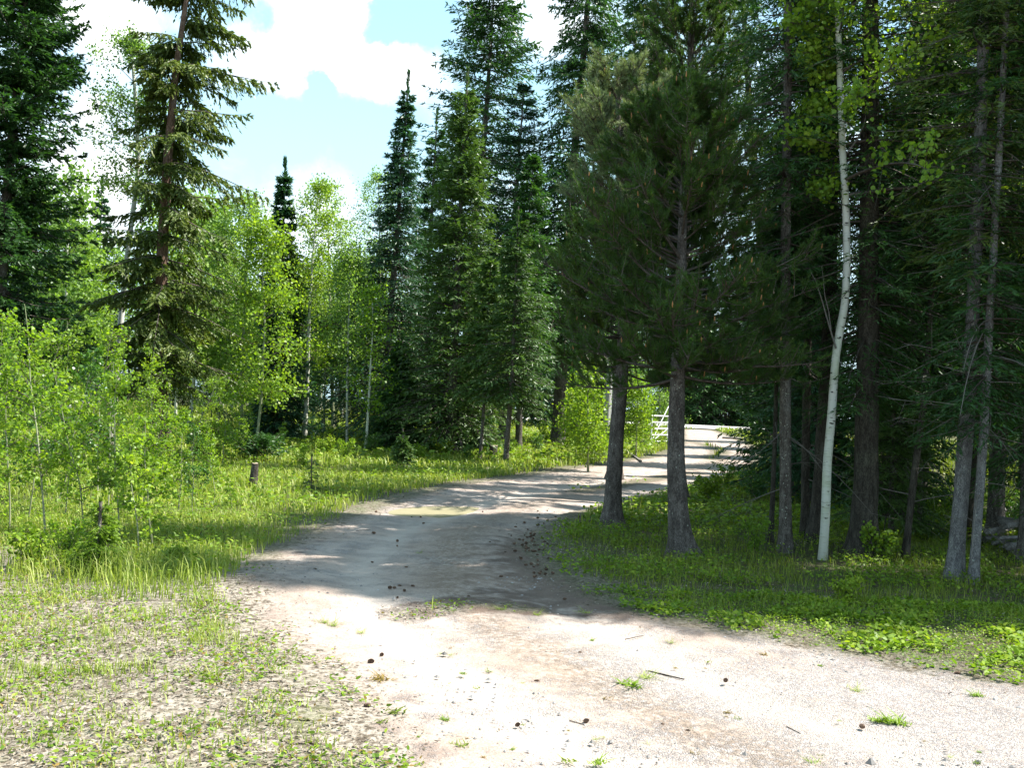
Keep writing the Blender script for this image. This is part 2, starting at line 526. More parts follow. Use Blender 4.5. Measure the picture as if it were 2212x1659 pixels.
def ground_attrs(x, y):
    s = sdf(x, y)
    s = np.where((x > -60) & (x < 60) & (y < 80), s, -5.0)
    # grassy strips between the wheel ruts
    for (pts, w) in STRIPS:
        P = np.array([ground_at(*p) for p in pts])
        P2 = np.concatenate([P, P[::-1] + 1e-4])
        d = -sdf(x, y, P2)
        s = np.where(d < w * 2.2, np.minimum(s, (d - w) * 1.0), s)
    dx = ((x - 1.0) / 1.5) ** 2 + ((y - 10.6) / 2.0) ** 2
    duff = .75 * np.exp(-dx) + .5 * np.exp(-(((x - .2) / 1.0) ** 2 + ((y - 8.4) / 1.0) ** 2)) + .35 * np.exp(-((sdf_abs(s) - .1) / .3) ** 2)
    grav = np.clip((x + .2) / 3, -.3, 1) * np.clip((9 - y) / 3, 0, 1)
    litter = np.clip((-x + .5) / .8, 0, 1) * np.clip((9.9 - y + 2.6 * (vnoise(x, y, 1.1, 61) - .5)) / 1.2, 0, 1)
    litter = np.maximum(litter, .5 * np.exp(-((s + .2) / .45) ** 2))
    tk, mid = tracks(x, y)
    return s, duff, grav, litter, tk, mid


CENTRE = np.array([ground_at(*p) for p in [(1560, 990), (1500, 1015), (1400, 1040), (1250, 1068), (1120, 1100), (1010, 1150), (960, 1210), (965, 1280), (1060, 1360), (1200, 1440), (1420, 1540), (1700, 1650)]])


def tracks(x, y):
    P = CENTRE.copy()
    for _ in range(3):
        Q = np.empty((2 * len(P) - 2, 2))
        Q[0::2] = .75 * P[:-1] + .25 * P[1:]
        Q[1::2] = .25 * P[:-1] + .75 * P[1:]
        P = np.vstack([P[:1], Q, P[-1:]])
    d = -sdf(x, y, np.concatenate([P, P[::-1] + 1e-4]))
    d = d + .12 * (vnoise(x, y, 1.3, 71) - .5)
    return np.exp(-((d - .78) / .2) ** 2), np.exp(-(d / .33) ** 2)


def sdf_abs(s):
    return np.abs(s)


STRIPS = [([(1240, 1062), (1330, 1050), (1440, 1030), (1500, 1020)], .22), ([(880, 1335), (1010, 1318), (1130, 1322)], .12),
          ([(1520, 960), (1560, 975), (1530, 995)], .35)]


def axis(lo, hi, d0, a, b, grow=1.12):
    c = list(np.arange(a, b + 1e-6, d0))
    s = d0
    while c[-1] < hi:
        s *= grow
        c.append(c[-1] + s)
    s = d0
    while c[0] > lo:
        s *= grow
        c.insert(0, c[0] - s)
    return np.array(c)


xs = axis(-900, 900, .09, -9, 9)
ys = axis(-300, 1200, .09, 3, 17)
X, Y = np.meshgrid(xs, ys)
Z = terrain(X, Y)
S, DU, GR, LI, TK, MI = ground_attrs(X, Y)
Z = Z - .022 * TK * (S > 0) + .012 * MI * (S > 0)
ii = np.arange(X.size).reshape(X.shape)
Fq = np.stack([ii[:-1, :-1], ii[:-1, 1:], ii[1:, 1:], ii[1:, :-1]], -1)
inroad = (np.maximum.reduce([S[:-1, :-1], S[:-1, 1:], S[1:, 1:], S[1:, :-1]]) > -.3)
Vg = np.stack([X, Y, Z], -1).reshape(-1, 3)


def sheet(name, mask, dz, kind='structure'):
    F = Fq[mask].reshape(-1, 4)
    used, inv = np.unique(F, return_inverse=True)
    V = Vg[used].copy()
    V[:, 2] += dz
    g = Geo().add(V, inv.reshape(-1, 4))
    o = g.build(name, M_GROUND, attrs={'road_sdf': S.ravel()[used], 'duff': DU.ravel()[used], 'gravel': GR.ravel()[used], 'litter': LI.ravel()[used], 'rut': TK.ravel()[used], 'middle': MI.ravel()[used]})
    return tag(o, kind=kind)


sheet('ground', np.ones_like(inroad), 0)
tag(sheet('dirt_road', inroad, .005), 'pale dirt track winding from the foreground to the gate', 'road')

# far public road crossing behind the gate
gx = np.linspace(-1, 18.5, 40)
gy = np.linspace(62, 69, 8)
GX, GY = np.meshgrid(gx, gy)
gi = np.arange(GX.size).reshape(GX.shape)
fr = Geo().add(np.stack([GX, GY, terrain(GX, GY) + .06], -1), np.stack([gi[:-1, :-1], gi[:-1, 1:], gi[1:, 1:], gi[1:, :-1]], -1).reshape(-1, 4))
M_FAR = plain('gravel_highway', (.42, .40, .39), .9, scale=3.0, var=.15)
tag(fr.build('gravel_road', M_FAR), 'pale gravel road crossing beyond the gate', 'road', kind='structure')


# muddy puddle
def puddle():
    ctr = np.array(PUD)
    a = np.arange(60) * 2 * np.pi / 60
    rr = .74 * (1 + .10 * np.sin(3 * a + 1) + .06 * np.sin(5 * a))
    dy = np.sin(a) * rr
    pts = ctr + np.stack([np.cos(a) * rr + .5 * dy, dy * 1.7], -1)
    zl = -.030
    V = np.concatenate([[[ctr[0], ctr[1], zl]], np.c_[pts, np.full(len(pts), zl)]])
    n = len(pts)
    F = [[0, 1 + i, 1 + (i + 1) % n] for i in range(n)]
    mt, nt, out = new_mat('muddy_water')
    pos = node(nt, 'ShaderNodeNewGeometry').outputs['Position']
    n1 = node(nt, 'ShaderNodeTexNoise', {'Vector': pos, 'Scale': 3.0, 'Detail': 4.0}).outputs[0]
    col = mixc(nt, n1, (.27, .24, .14), (.36, .32, .21))
    p = node(nt, 'ShaderNodeBsdfPrincipled', {'Base Color': col, 'Roughness': .25, 'Specular IOR Level': .3})
    nt.links.new(p.outputs[0], out.inputs[0])
    tag(Geo().add(V, F).build('puddle', mt), 'shallow muddy yellow puddle on the dirt track', 'puddle', kind='structure')


puddle()


# ------------------------------------------------------------------ tree builders
def path_from_px(pts, Y, extra_top=None, yl=0.0):
    """pixel control points of a trunk standing at depth Y -> world points (first = base)"""
    u0, v0 = pts[0]
    P = [at_depth(u, v, Y) for u, v in pts]
    P = np.array(P)
    P[0, 2] = gz(P[0, 0], P[0, 1]) - .05
    if extra_top:
        d = P[-1] - P[max(0, len(P) - 3)]
        d /= np.linalg.norm(d)
        P = np.vstack([P, P[-1] + d * extra_top])
    base = P[0].copy()
    base[2] += .05
    return base, P - base


def interp_path(path, z):
    z = np.asarray(z, float)
    x = np.interp(z, path[:, 2], path[:, 0])
    y = np.interp(z, path[:, 2], path[:, 1])
    return np.stack([x, y, z], -1)


def refine(path, n=26):
    """smooth dense version of a trunk path"""
    z = np.linspace(path[0, 2], path[-1, 2], n)
    p = interp_path(path, z)
    for _ in range(2):
        p[1:-1] = (p[:-2] + 2 * p[1:-1] + p[2:]) / 4
    return p


def trunk_geo(path, r0, r1, flare=.35, sides=12, rng=None, wob=.04, n=40):
    P = refine(path, n)
    H = P[-1, 2]
    t = np.clip(P[:, 2] / max(H, .1), 0, 1)
    R = r1 + (r0 - r1) * (1 - t) ** .9
    R = R * (1 + flare * np.exp(-np.clip(P[:, 2], 0, None) / (1.2 * r0 + .05)))
    V, F = tubes(P, R, sides)
    Vr = V.reshape(len(P), sides, 3)
    a = np.arange(sides) * 2 * np.pi / sides
    nzv = vnoise(np.cos(a)[None] * 3 + 50, P[:, 2:3] * 2.5 + np.sin(a)[None] * 3, 1.0, int(r0 * 1000)) - .5
    root = np.exp(-np.clip(P[:, 2], 0, None) / .18)[:, None] * np.maximum(0, np.cos(a * 4 + 1))[None] * flare * .9
    off = (nzv * wob * 4 + root)[..., None]
    Vr = Vr + (Vr - P[:, None]) * off
    return Vr.reshape(-1, 3), F


def prof_spruce(t, p=1.0, low=.7):
    return (1 - t) ** p * (low + (1 - low) * np.clip(t / .18, 0, 1)) + .03


def conifer(rng, path, h0, H, Rmax, nb=260, p=.9, low=.7, rise=(-.15, .5), droop=.45, tip=.25, nt=9, m=4, tw=.38, sl=.13, sw=.035,
            hang=.35, lenvar=(.6, 1.12), gap=0.0, whorl=.0, limbr=.011, one_sided=None, mi=0):
    zt = rng.random(nb)
    t = np.sort(1 - np.sqrt(1 - zt * .985)) if p > .6 else np.sort(zt)
    t = .5 * t + .5 * np.sort(zt)
    zb = h0 + (H - h0) * t
    if whorl:
        zb = np.round(zb / whorl) * whorl + rng.normal(0, whorl * .12, nb)
        zb = np.clip(zb, h0, H * .995)
        t = (zb - h0) / (H - h0)
    phi = rng.random(nb) * 2 * np.pi
    L = Rmax * prof_spruce(t, p, low) * rng.uniform(*lenvar, nb)
    if gap:
        g = vnoise(phi * 1.3 + 7, zb, 1.0, 5)
        L *= np.where(g < gap, .5, 1)
    if one_sided is not None:
        L *= 1 + one_sided[1] * np.cos(phi - one_sided[0])
    B = interp_path(path, zb)
    er = np.stack([np.cos(phi), np.sin(phi), 0 * phi], -1)
    et = np.stack([-np.sin(phi), np.cos(phi), 0 * phi], -1)
    rs = rise[0] + (rise[1] - rise[0]) * t + rng.normal(0, .1, nb)
    dr = droop * rng.uniform(.7, 1.3, nb)
    bend = rng.normal(0, .12, nb)

    def pos(s):      # s (nb,k)
        z = L[:, None] * (rs[:, None] * s - dr[:, None] * s ** 2 + tip * s ** 3)
        return B[:, None, :] + er[:, None, :] * (L[:, None] * s)[..., None] + et[:, None, :] * (L[:, None] * bend[:, None] * s ** 2)[..., None] + np.stack([0 * z, 0 * z, z], -1)
    ss = np.linspace(0, 1, 6)[None].repeat(nb, 0)
    P = pos(ss)
    R = (limbr * L[:, None] + .004) * (1 - .85 * ss)
    limbs = tubes(P, R, 3)
    s = np.clip((np.arange(nt)[None] + rng.random((nb, nt))) / nt, 0, 1) * .93 + .07
    s = np.concatenate([s, s], 1)
    side = np.concatenate([np.ones((nb, nt)), -np.ones((nb, nt))], 1)
    T0 = pos(s)
    ang = rng.uniform(.6, 1.1, s.shape)
    slope = (rs[:, None] - 2 * dr[:, None] * s + 3 * tip * s ** 2)
    axis_d = er[:, None, :] + np.stack([0 * slope, 0 * slope, slope], -1)
    axis_d = nrm(axis_d)
    d = axis_d * np.cos(ang)[..., None] + et[:, None, :] * (np.sin(ang) * side)[..., None]
    d[..., 2] += rng.normal(0, .12, s.shape)
    d = nrm(d)
    tl = (tw * (1.04 - s) * L[:, None] + .05 + .02 * L[:, None]) * rng.uniform(.6, 1.25, s.shape)
    q = (np.arange(m)[None, None] + rng.random((*s.shape, m))) / m
    hg = hang * rng.uniform(.4, 1.5, s.shape)[..., None]
    Pq = T0[:, :, None, :] + d[:, :, None, :] * (tl[..., None] * q)[..., None]
    Pq[..., 2] -= hg * tl[..., None] * q ** 1.6
    dd = np.broadcast_to(d[:, :, None, :], Pq.shape).copy()
    dd[..., 2] -= hg * .8
    dd += rng.normal(0, .33, dd.shape)
    C = Pq.reshape(-1, 3)
    D = dd.reshape(-1, 3)
    nl_ = 90
    zl_ = H - (H - h0) * .07 * rng.random(nl_) ** 1.4
    al_ = rng.random(nl_) * 6.28
    sp_ = (H - zl_) * .35
    C = np.concatenate([C, interp_path(path, zl_)])
    D = np.concatenate([D, np.stack([np.cos(al_) * (.3 + sp_), np.sin(al_) * (.3 + sp_), .8 - sp_], -1)])
    Nn = rng.normal(0, .75, C.shape) + np.array([0, 0, 1.0])
    nL = sl * rng.uniform(.6, 1.3, len(C))
    nW = sw * rng.uniform(.7, 1.3, len(C))
    br = np.concatenate([np.repeat(rng.random(nb), s.shape[1] * m), rng.random(nl_)])
    tipness = np.concatenate([np.clip(np.broadcast_to((s[..., None] + q) / 2, Pq.shape[:3]).ravel(), 0, 1), np.full(nl_, .6)])
    rv = np.clip(.35 * br + .35 * rng.random(len(C)) + .45 * (tipness - .4), 0, 1)
    leaves = cards(C, D, Nn, nL, nW, DIAMOND, rng, 0, rv)
    return limbs, leaves


def aspen(rng, path, h0, H, Rmax, nb=40, nt=8, nl=10, leaf=.045, rise=(.5, 1.2), p=.6, low=.6, tw=.3, tmpl=LEAF, cluster=.06, r_l=.010, droop=.3, one_sided=None):
    zt = np.sort(rng.random(nb))
    zb = h0 + (H - h0) * zt * .98
    phi = (np.arange(nb) * 2.399 + rng.random(nb) * 1.2)
    L = Rmax * prof_spruce(zt, p, low) * rng.uniform(.55, 1.15, nb)
    if one_sided is not None:
        L *= 1 + one_sided[1] * np.cos(phi - one_sided[0])
    B = interp_path(path, zb)
    er = np.stack([np.cos(phi), np.sin(phi), 0 * phi], -1)
    et = np.stack([-np.sin(phi), np.cos(phi), 0 * phi], -1)
    rs = rise[0] + (rise[1] - rise[0]) * zt + rng.normal(0, .18, nb)
    bend = rng.normal(0, .25, nb)

    def pos(s):
        z = L[:, None] * (rs[:, None] * s - droop * s ** 2)
        return B[:, None, :] + er[:, None, :] * (L[:, None] * s)[..., None] + et[:, None, :] * (L[:, None] * bend[:, None] * s ** 2)[..., None] + np.stack([0 * z, 0 * z, z], -1)
    ss = np.linspace(0, 1, 7)[None].repeat(nb, 0)
    P = pos(ss)
    R = (r_l * L[:, None] + .0025) * (1 - .85 * ss)
    V1, F1 = tubes(P, R, 4)
    s = rng.uniform(.2, 1, (nb, nt))
    T0 = pos(s)
    d = er[:, None, :] * .7 + rng.normal(0, .6, (nb, nt, 3)) + np.array([0, 0, .25])
    d = nrm(d)
    tl = tw * L[:, None] * rng.uniform(.5, 1.2, s.shape) * (1.2 - .5 * s) + .05
    ts = np.linspace(0, 1, 4)
    TP = T0[:, :, None, :] + d[:, :, None, :] * (tl[..., None] * ts)[..., None]
    TP[..., 2] -= (tl[..., None] * ts ** 2 * .15)
    V2, F2 = tubes(TP.reshape(-1, 4, 3), np.broadcast_to(.0035 * (1 - .7 * ts), (nb * nt, 4)) * (1 + Rmax * .25), 3)
    q = rng.uniform(.15, 1.05, (nb, nt, nl))
    C = T0[:, :, None, :] + d[:, :, None, :] * (tl[..., None] * q)[..., None] + rng.normal(0, cluster, (nb, nt, nl, 3))
    C = C.reshape(-1, 3)
    D = rng.normal(0, .7, C.shape) + np.array([0, 0, -.45])
    Nn = rng.normal(0, 1, C.shape) + np.array([0, 0, .5])
    br = np.repeat(rng.random(nb), nt * nl)
    rv = np.clip(.3 * br + .7 * rng.random(len(C)), 0, 1)
    ls = leaf * rng.uniform(.7, 1.25, len(C))
    lv = cards(C, D, Nn, ls, ls * .95, tmpl, rng, .12, rv)
    return (np.concatenate([V1, V2]), np.concatenate([F1, F2 + len(V1)])), lv


def lp(H, lean=(0, 0), n=6, rng=None, wob=0.0):
    z = np.linspace(-.05, H, n)
    t = z / H
    P = np.stack([lean[0] * t, lean[1] * t, z], -1)
    if rng is not None and wob:
        P[1:, :2] += rng.normal(0, wob, (n - 1, 2))
    return P


def mk_conifer(name, label, cat, rng, base, path, h0, H, Rmax, r0, leafm=None, barkm=None, group=None, dead=0, flare=.35, buds=0, trunk_n=40, sides=12, **kw):
    root = empty(name, tuple(base), label, cat, group)
    V, F = trunk_geo(path, r0, .012, flare, sides, n=trunk_n)
    limbs, leaves = conifer(rng, path, h0, H, Rmax, **kw)
    tg = Geo().add(V, F)
    tg.build('trunk', barkm or M_BARK, root)
    cg = Geo()
    cg.add(limbs[0], limbs[1], 1)
    cg.add(leaves[0], leaves[1], 0, leaves[2])
    cg.build('crown', [leafm or M_SPRUCE, M_TWIG], root)
    if dead:
        dg = dead_branches(rng, path, .5, h0 + .25 * (H - h0), dead)
        dg.build('dead_branches', M_DEADTWIG, root)
    return root


def dead_branches(rng, path, z0, z1, n, Lr=(.4, 1.3)):
    z = rng.uniform(z0, z1, n)
    phi = rng.random(n) * 2 * np.pi
    L = rng.uniform(*Lr, n)
    B = interp_path(path, z)
    s = np.linspace(0, 1, 6)
    er = np.stack([np.cos(phi), np.sin(phi), 0 * phi], -1)
    et = np.stack([-np.sin(phi), np.cos(phi), 0 * phi], -1)
    rs = rng.normal(-.05, .25, n)
    cv = rng.normal(-.1, .3, n)
    P = B[:, None] + er[:, None] * (L[:, None] * s)[..., None] + et[:, None] * (L[:, None] * s ** 2 * rng.normal(0, .2, n)[:, None])[..., None]
    P[..., 2] += L[:, None] * (rs[:, None] * s + cv[:, None] * s ** 2)
    g = Geo().add(*tubes(P, (.006 * L[:, None] + .002) * (1 - .7 * s), 4))
    k = 5
    sq = rng.uniform(.3, 1, (n, k))
    T0 = B[:, None] + er[:, None] * (L[:, None] * sq)[..., None]
    T0[..., 2] += L[:, None] * (rs[:, None] * sq + cv[:, None] * sq ** 2)
    d = nrm(er[:, None] + rng.normal(0, .7, (n, k, 3)))
    st = np.linspace(0, 1, 3)
    TP = T0[:, :, None] + d[:, :, None] * (L[:, None, None] * .3 * rng.uniform(.4, 1.2, (n, k, 1)) * st)[..., None]
    g.add(*tubes(TP.reshape(-1, 3, 3), np.broadcast_to(.003 * (1 - .6 * st), (n * k, 3)), 3))
    return g


def mk_pine(name, label, rng, base, path, h0, H, Rmax, r0, nb=90, tufts=16, needles=26, nlen=.075, leafm=None, p=.55, low=.8, rise=(.15, 1.2), bud=.35,
            top_silver=False, barkm=None, one_sided=None, cat='pine tree', width=.0042, droop=.1):
    root = empty(name, tuple(base), label, cat)
    V, F = trunk_geo(path, r0, .02, .55, 16, n=70)
    Geo().add(V, F).build('trunk', barkm or M_BARK_PINE, root)
    t = np.sort(rng.random(nb))
    zb = h0 + (H - h0) * t * .97
    phi = rng.random(nb) * 2 * np.pi
    L = Rmax * prof_spruce(t, p, low) * rng.uniform(.5, 1.12, nb) + .12
    if one_sided is not None:
        L *= 1 + one_sided[1] * np.cos(phi - one_sided[0])
    B = interp_path(path, zb)
    er = np.stack([np.cos(phi), np.sin(phi), 0 * phi], -1)
    rs = rise[0] + (rise[1] - rise[0]) * t + rng.normal(0, .15, nb)

    def pos(s):
        z = L[:, None] * (rs[:, None] * s - droop * s + .25 * s ** 2 - .15 * s)
        return B[:, None] + er[:, None] * (L[:, None] * s)[..., None] + np.stack([0 * z, 0 * z, z], -1)
    ss = np.linspace(0, 1, 6)[None].repeat(nb, 0)
    cg = Geo()
    cg.add(*tubes(pos(ss), (.012 * L[:, None] + .006) * (1 - .8 * ss), 4), 1)
    s = np.clip(rng.uniform(.22, 1.0, (nb, tufts)) ** .8, 0, 1)
    s[:, 0] = 1.0
    d = nrm(er[:, None] * .8 + rng.normal(0, .55, (nb, tufts, 3)) + np.array([0, 0, .45]))
    tl = rng.uniform(.06, .34, (nb, tufts)) * (.4 + .6 * L[:, None] / Rmax)
    T0 = pos(s)
    st = np.linspace(0, 1, 4)
    TP = T0[:, :, None] + d[:, :, None] * (tl[..., None] * st)[..., None]
    TP[..., 2] += tl[..., None] * st ** 2 * .35
    cg.add(*tubes(TP.reshape(-1, 4, 3), np.broadcast_to(.006 * (1 - .5 * st), (nb * tufts, 4)), 3), 1)
    E = TP[:, :, -1].reshape(-1, 3)
    ED = nrm((TP[:, :, -1] - TP[:, :, -2]).reshape(-1, 3) + np.array([0, 0, .03]))
    seg = (TP[:, :, -1] - TP[:, :, 0]).reshape(-1, 3)
    q = rng.random((len(E), needles))
    C = E[:, None] - seg[:, None] * (q[..., None] * .65)
    ND = ED[:, None] * (.75 + .5 * (1 - q))[..., None] + rng.normal(0, .62, (len(E), needles, 3))
    C, ND = C.reshape(-1, 3), ND.reshape(-1, 3)
    tr = np.repeat(rng.random(len(E)), needles)
    rv = np.clip(.45 * tr + .5 * rng.random(len(C)), 0, 1)
    hz = C[:, 2]
    lv = cards(C, ND, rng.normal(0, 1, C.shape), nlen * rng.uniform(.7, 1.15, len(C)), width * rng.uniform(.8, 1.3, len(C)), NEEDLE, rng, 0, rv)
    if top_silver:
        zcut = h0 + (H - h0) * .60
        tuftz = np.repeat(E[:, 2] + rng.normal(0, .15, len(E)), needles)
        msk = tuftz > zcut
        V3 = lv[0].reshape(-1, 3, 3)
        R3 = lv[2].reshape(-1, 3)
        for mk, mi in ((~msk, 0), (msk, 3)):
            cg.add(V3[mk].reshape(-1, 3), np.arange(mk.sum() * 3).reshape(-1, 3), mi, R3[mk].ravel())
    else:
        cg.add(lv[0], lv[1], 0, lv[2])
    nbud = int(len(E) * bud)
    sel = rng.permutation(len(E))[:nbud]
    bs = np.linspace(0, 1, 4)
    bl = rng.uniform(.025, .055, nbud)
    BP = E[sel][:, None] + (np.array([0, 0, 1.0]) + ED[sel] * .3)[:, None] * (bl[:, None] * bs)[..., None]
    cg.add(*tubes(BP, np.broadcast_to(np.array([.006, .009, .007, .002]), (nbud, 4)), 5), 2)
    cg.build('crown', [leafm or M_PINE, M_TWIG, M_BUD, M_PINE_TOP], root)
    return root


def mk_aspen(name, label, rng, base, path, h0, H, Rmax, r0, group=None, leafm=None, barkm=None, knots=0, cat='aspen tree', rtip=.01, flare=.15, extra_dead=None, tn=40, **kw):
    root = empty(name, tuple(base), label, cat, group)
    V, F = trunk_geo(path, r0, rtip, flare, 12 if r0 > .05 else 7, wob=.015, n=tn)
    tg = Geo().add(V, F)
    Pt = refine(path, tn)
    if knots:
        for k in range(knots):
            z = rng.uniform(.3, min(Pt[-1, 2], 6.0))
            c = interp_path(Pt, z)
            rr = rtip + (r0 - rtip) * (1 - z / path[-1, 2]) ** .9
            a = -math.pi / 2 + rng.uniform(-1.3, 1.3)
            nrmv = np.array([math.cos(a), math.sin(a), 0])
            tv = np.array([-math.sin(a), math.cos(a), 0])
            aa = np.arange(10) * 2 * np.pi / 10
            w, h = rng.uniform(.012, .03), rng.uniform(.004, .011)
            ring = c + nrmv * (rr * .985) + tv * (np.cos(aa) * w)[:, None] + np.array([0, 0, 1.]) * ((np.sin(aa) + .5 * np.cos(aa) ** 2) * h)[:, None]
            ring -= nrmv * ((np.cos(aa) * w) ** 2 / (2 * rr))[:, None]
            VV = np.concatenate([[c + nrmv * (rr + .006)], ring])
            tg.add(VV, [[0, 1 + i, 1 + (i + 1) % 10] for i in range(10)], 1)
    tg.build('trunk', [barkm or M_ASPENBARK, M_KNOT], root)
    br, lv = aspen(rng, path, h0, H, Rmax, **kw)
    cg = Geo()
    cg.add(br[0], br[1], 1)
    cg.add(lv[0], lv[1], 0, lv[2])
    cg.build('crown', [leafm or M_ASPEN, M_TWIG], root)
    return root

# ------------------------------------------------------------------ the two pines in front and their taller neighbour
RNG = np.random.default_rng
YA, YB = PINE_A[1], PINE_B[1]
b, p = path_from_px([(1322, 1140), (1325, 1050), (1335, 900), (1345, 800), (1348, 600), (1340, 400), (1332, 130)], YA)
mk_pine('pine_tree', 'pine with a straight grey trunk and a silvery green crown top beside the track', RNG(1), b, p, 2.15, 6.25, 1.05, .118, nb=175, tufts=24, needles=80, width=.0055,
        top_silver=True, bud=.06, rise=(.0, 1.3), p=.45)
b, p = path_from_px([(1478, 1203), (1466, 1130), (1460, 1000), (1462, 880), (1468, 700), (1475, 450), (1482, 225)], YB)
mk_pine('pine_tree', 'pine with a dark trunk curved at its foot and orange candles on its wide crown', RNG(2), b, p, 2.0, 5.25, 1.5, .118, nb=170, tufts=30, needles=80, width=.0055,
        bud=.07, rise=(.05, 1.0), p=.7, low=.78, barkm=M_BARK_PINE)
Y = 18.0
b, p = path_from_px([(1468, 1087), (1461, 900), (1476, 600), (1490, 290), (1492, 100), (1500, -300)], Y)
mk_pine('pine_tree', 'tall pine whose dark trunk shows between the crowns at the top centre right', RNG(3), b, p, 4.8, 9.6, 1.65, .13, nb=170, tufts=26, needles=60, width=.007,
        bud=.09, rise=(-.1, .9), p=.5, low=.8, nlen=.085)

# ------------------------------------------------------------------ right-hand front row of trunks
NEAR = dict(nb=330, nt=9, m=6, sl=.085, sw=.016, tw=.36)


def merge(g, d, mi=1):
    for (V, R), (F, _) in zip(d.V, d.F):
        pass
    n = g.n
    for V, R in d.V:
        g.V.append((V, R))
    for F, _ in d.F:
        g.F.append((F + n, mi))
    g.n += d.n
    return g


def join_into(o, g, mat):
    """add the shapes of g to the mesh of o with one more material"""
    me = o.data
    nv = len(me.vertices)
    co = np.empty(nv * 3, np.float32)
    me.vertices.foreach_get('co', co)
    out = Geo()
    faces = {}
    for p_ in me.polygons:
        faces.setdefault((len(p_.vertices), p_.material_index), []).append(list(p_.vertices))
    out.V.append((co.reshape(-1, 3).astype(float), np.full(nv, .5)))
    out.n = nv
    for (k_, mi_), fs in faces.items():
        out.F.append((np.array(fs), mi_))
    mats = [m_ for m_ in me.materials] + [mat]
    merge(out, g, len(mats) - 1)
    tmp = out.build('trunk', mats, o.parent)
    o.data = tmp.data
    bpy.data.objects.remove(tmp)


def near_spruce(seed, label, pts, Y, r, h0v, H, R, **kw):
    b, p = path_from_px(pts, Y)
    top = p[-1, 2]
    if H > top:
        d = (p[-1] - p[-2]) / np.linalg.norm(p[-1] - p[-2])
        p = np.vstack([p, p[-1] + d * (H - top) * 1.01])
    rng = RNG(seed)
    k = dict(NEAR)
    a = dict(leafm=kw.pop('leafm', M_SPRUCE), barkm=kw.pop('barkm', M_BARK), dead=kw.pop('dead', 10), flare=kw.pop('flare', .3), name=kw.pop('name', 'spruce_tree'),
             cat=kw.pop('cat', 'spruce tree'))
    k.update(kw)
    return mk_conifer(a['name'], label, a['cat'], rng, b, p, h0v, H, R, r, a['leafm'], a['barkm'], dead=a['dead'], flare=a['flare'], trunk_n=70, rng=rng, **k) if False else \
        _mkc(a, label, rng, b, p, h0v, H, R, r, k)


def _mkc(a, label, rng, b, p, h0, H, R, r, k):
    root = empty(a['name'], tuple(b), label, a['cat'])
    V, F = trunk_geo(p, r, .015, a['flare'], 14, n=80)
    tg = Geo().add(V, F)
    if a['dead']:
        tg = merge(tg, dead_branches(rng, p, .6, h0 + .35 * (H - h0), a['dead']))
    tg.build('trunk', [a['barkm'], M_DEADTWIG], root)
    limbs, leaves = conifer(rng, p, h0, H, R, **k)
    cg = Geo()
    cg.add(limbs[0], limbs[1], 1)
    cg.add(leaves[0], leaves[1], 0, leaves[2])
    cg.build('crown', [a['leafm'], M_TWIG], root)
    return root


near_spruce(11, 'straight speckled grey trunk standing left of the white aspen', [(1697, 1190), (1697, 900), (1697, 560), (1702, 150), (1704, -200)], 12.1, .074, 3.4, 13, 1.25, dead=8)
near_spruce(12, 'thickest trunk of the right row, broad and dark with a flared ridged foot', [(1862, 1216), (1870, 1050), (1876, 700), (1880, 200), (1882, -300)], 12.0, .148, 1.9, 15, 1.6,
            barkm=M_BARK_DARK, dead=0, flare=.45, nb=480, low=.55, droop=.5)
near_spruce(13, 'dark trunk close behind the white aspen on its right side', [(1760, 1190), (1775, 1000), (1792, 700), (1800, 300), (1803, 0)], 13.0, .10, 4.2, 14, 1.3, barkm=M_BARK_DARK, dead=6)
near_spruce(14, 'thin bare dark pole of a tree at the left edge of the dark wood', [(1664, 1178), (1668, 1100), (1674, 950), (1678, 800)], 12.8, .032, 2.2, 5.0, .6, nb=110, barkm=M_BARK_DARK, dead=6)
near_spruce(15, 'slim dark trunk between the speckled grey trunk and the white aspen', [(1738, 1185), (1740, 1000), (1745, 700), (1750, 300)], 13.4, .06, 3.0, 9.5, .9, nb=240, barkm=M_BARK_DARK, dead=8)
near_spruce(16, 'thin dark tree leaning right between the thick trunk and the tall grey trunk', [(1953, 1222), (1972, 1050), (1998, 850), (2015, 600), (2030, 380)], 11.8, .042, 3.3, 6.8, .8, nb=170, barkm=M_BARK_DARK, dead=10)
near_spruce(17, 'tall grey scaly trunk leaning slightly right, the lighter one of the right pair', [(2062, 1245), (2072, 1120), (2085, 950), (2100, 700), (2118, 300), (2126, 0), (2132, -250)], 10.7, .082, 3.4, 14.5, 1.25,
            barkm=M_BARK_GREY, dead=22, leafm=M_SPRUCE_OLIVE, nb=300)
near_spruce(18, 'thinner grey trunk just right of the tall grey scaly trunk', [(2102, 1256), (2112, 1120), (2124, 950), (2140, 650), (2160, 300), (2175, 0)], 10.5, .05, 1.6, 9.5, 1.05,
            barkm=M_BARK_GREY, dead=14, nb=320)
near_spruce(19, 'bushy dark fir with branches sweeping down to the ground beside the track bend', [(1752, 1075), (1754, 900), (1758, 600), (1760, 400)], 19.5, .10, .35, 9.0, 1.2,
            dead=0, low=1.0, nb=420, droop=.55, tip=.2, leafm=M_FIR_BLUE, name='fir_tree', cat='fir tree', sl=.12, sw=.026)
near_spruce(20, 'dark spruce at the right picture edge with foliage down to its foot', [(2215, 1200), (2225, 900), (2240, 500), (2250, 100)], 12.6, .09, 1.0, 12.5, 1.35, dead=12, nb=380)
near_spruce(21, 'broad dark spruce filling the gap above the log pile', [(2150, 1150), (2158, 900), (2170, 500), (2180, 100)], 15.0, .12, 2.0, 14.5, 1.7, dead=10, nb=420, sl=.1, sw=.022, leafm=M_SPRUCE_OLIVE)
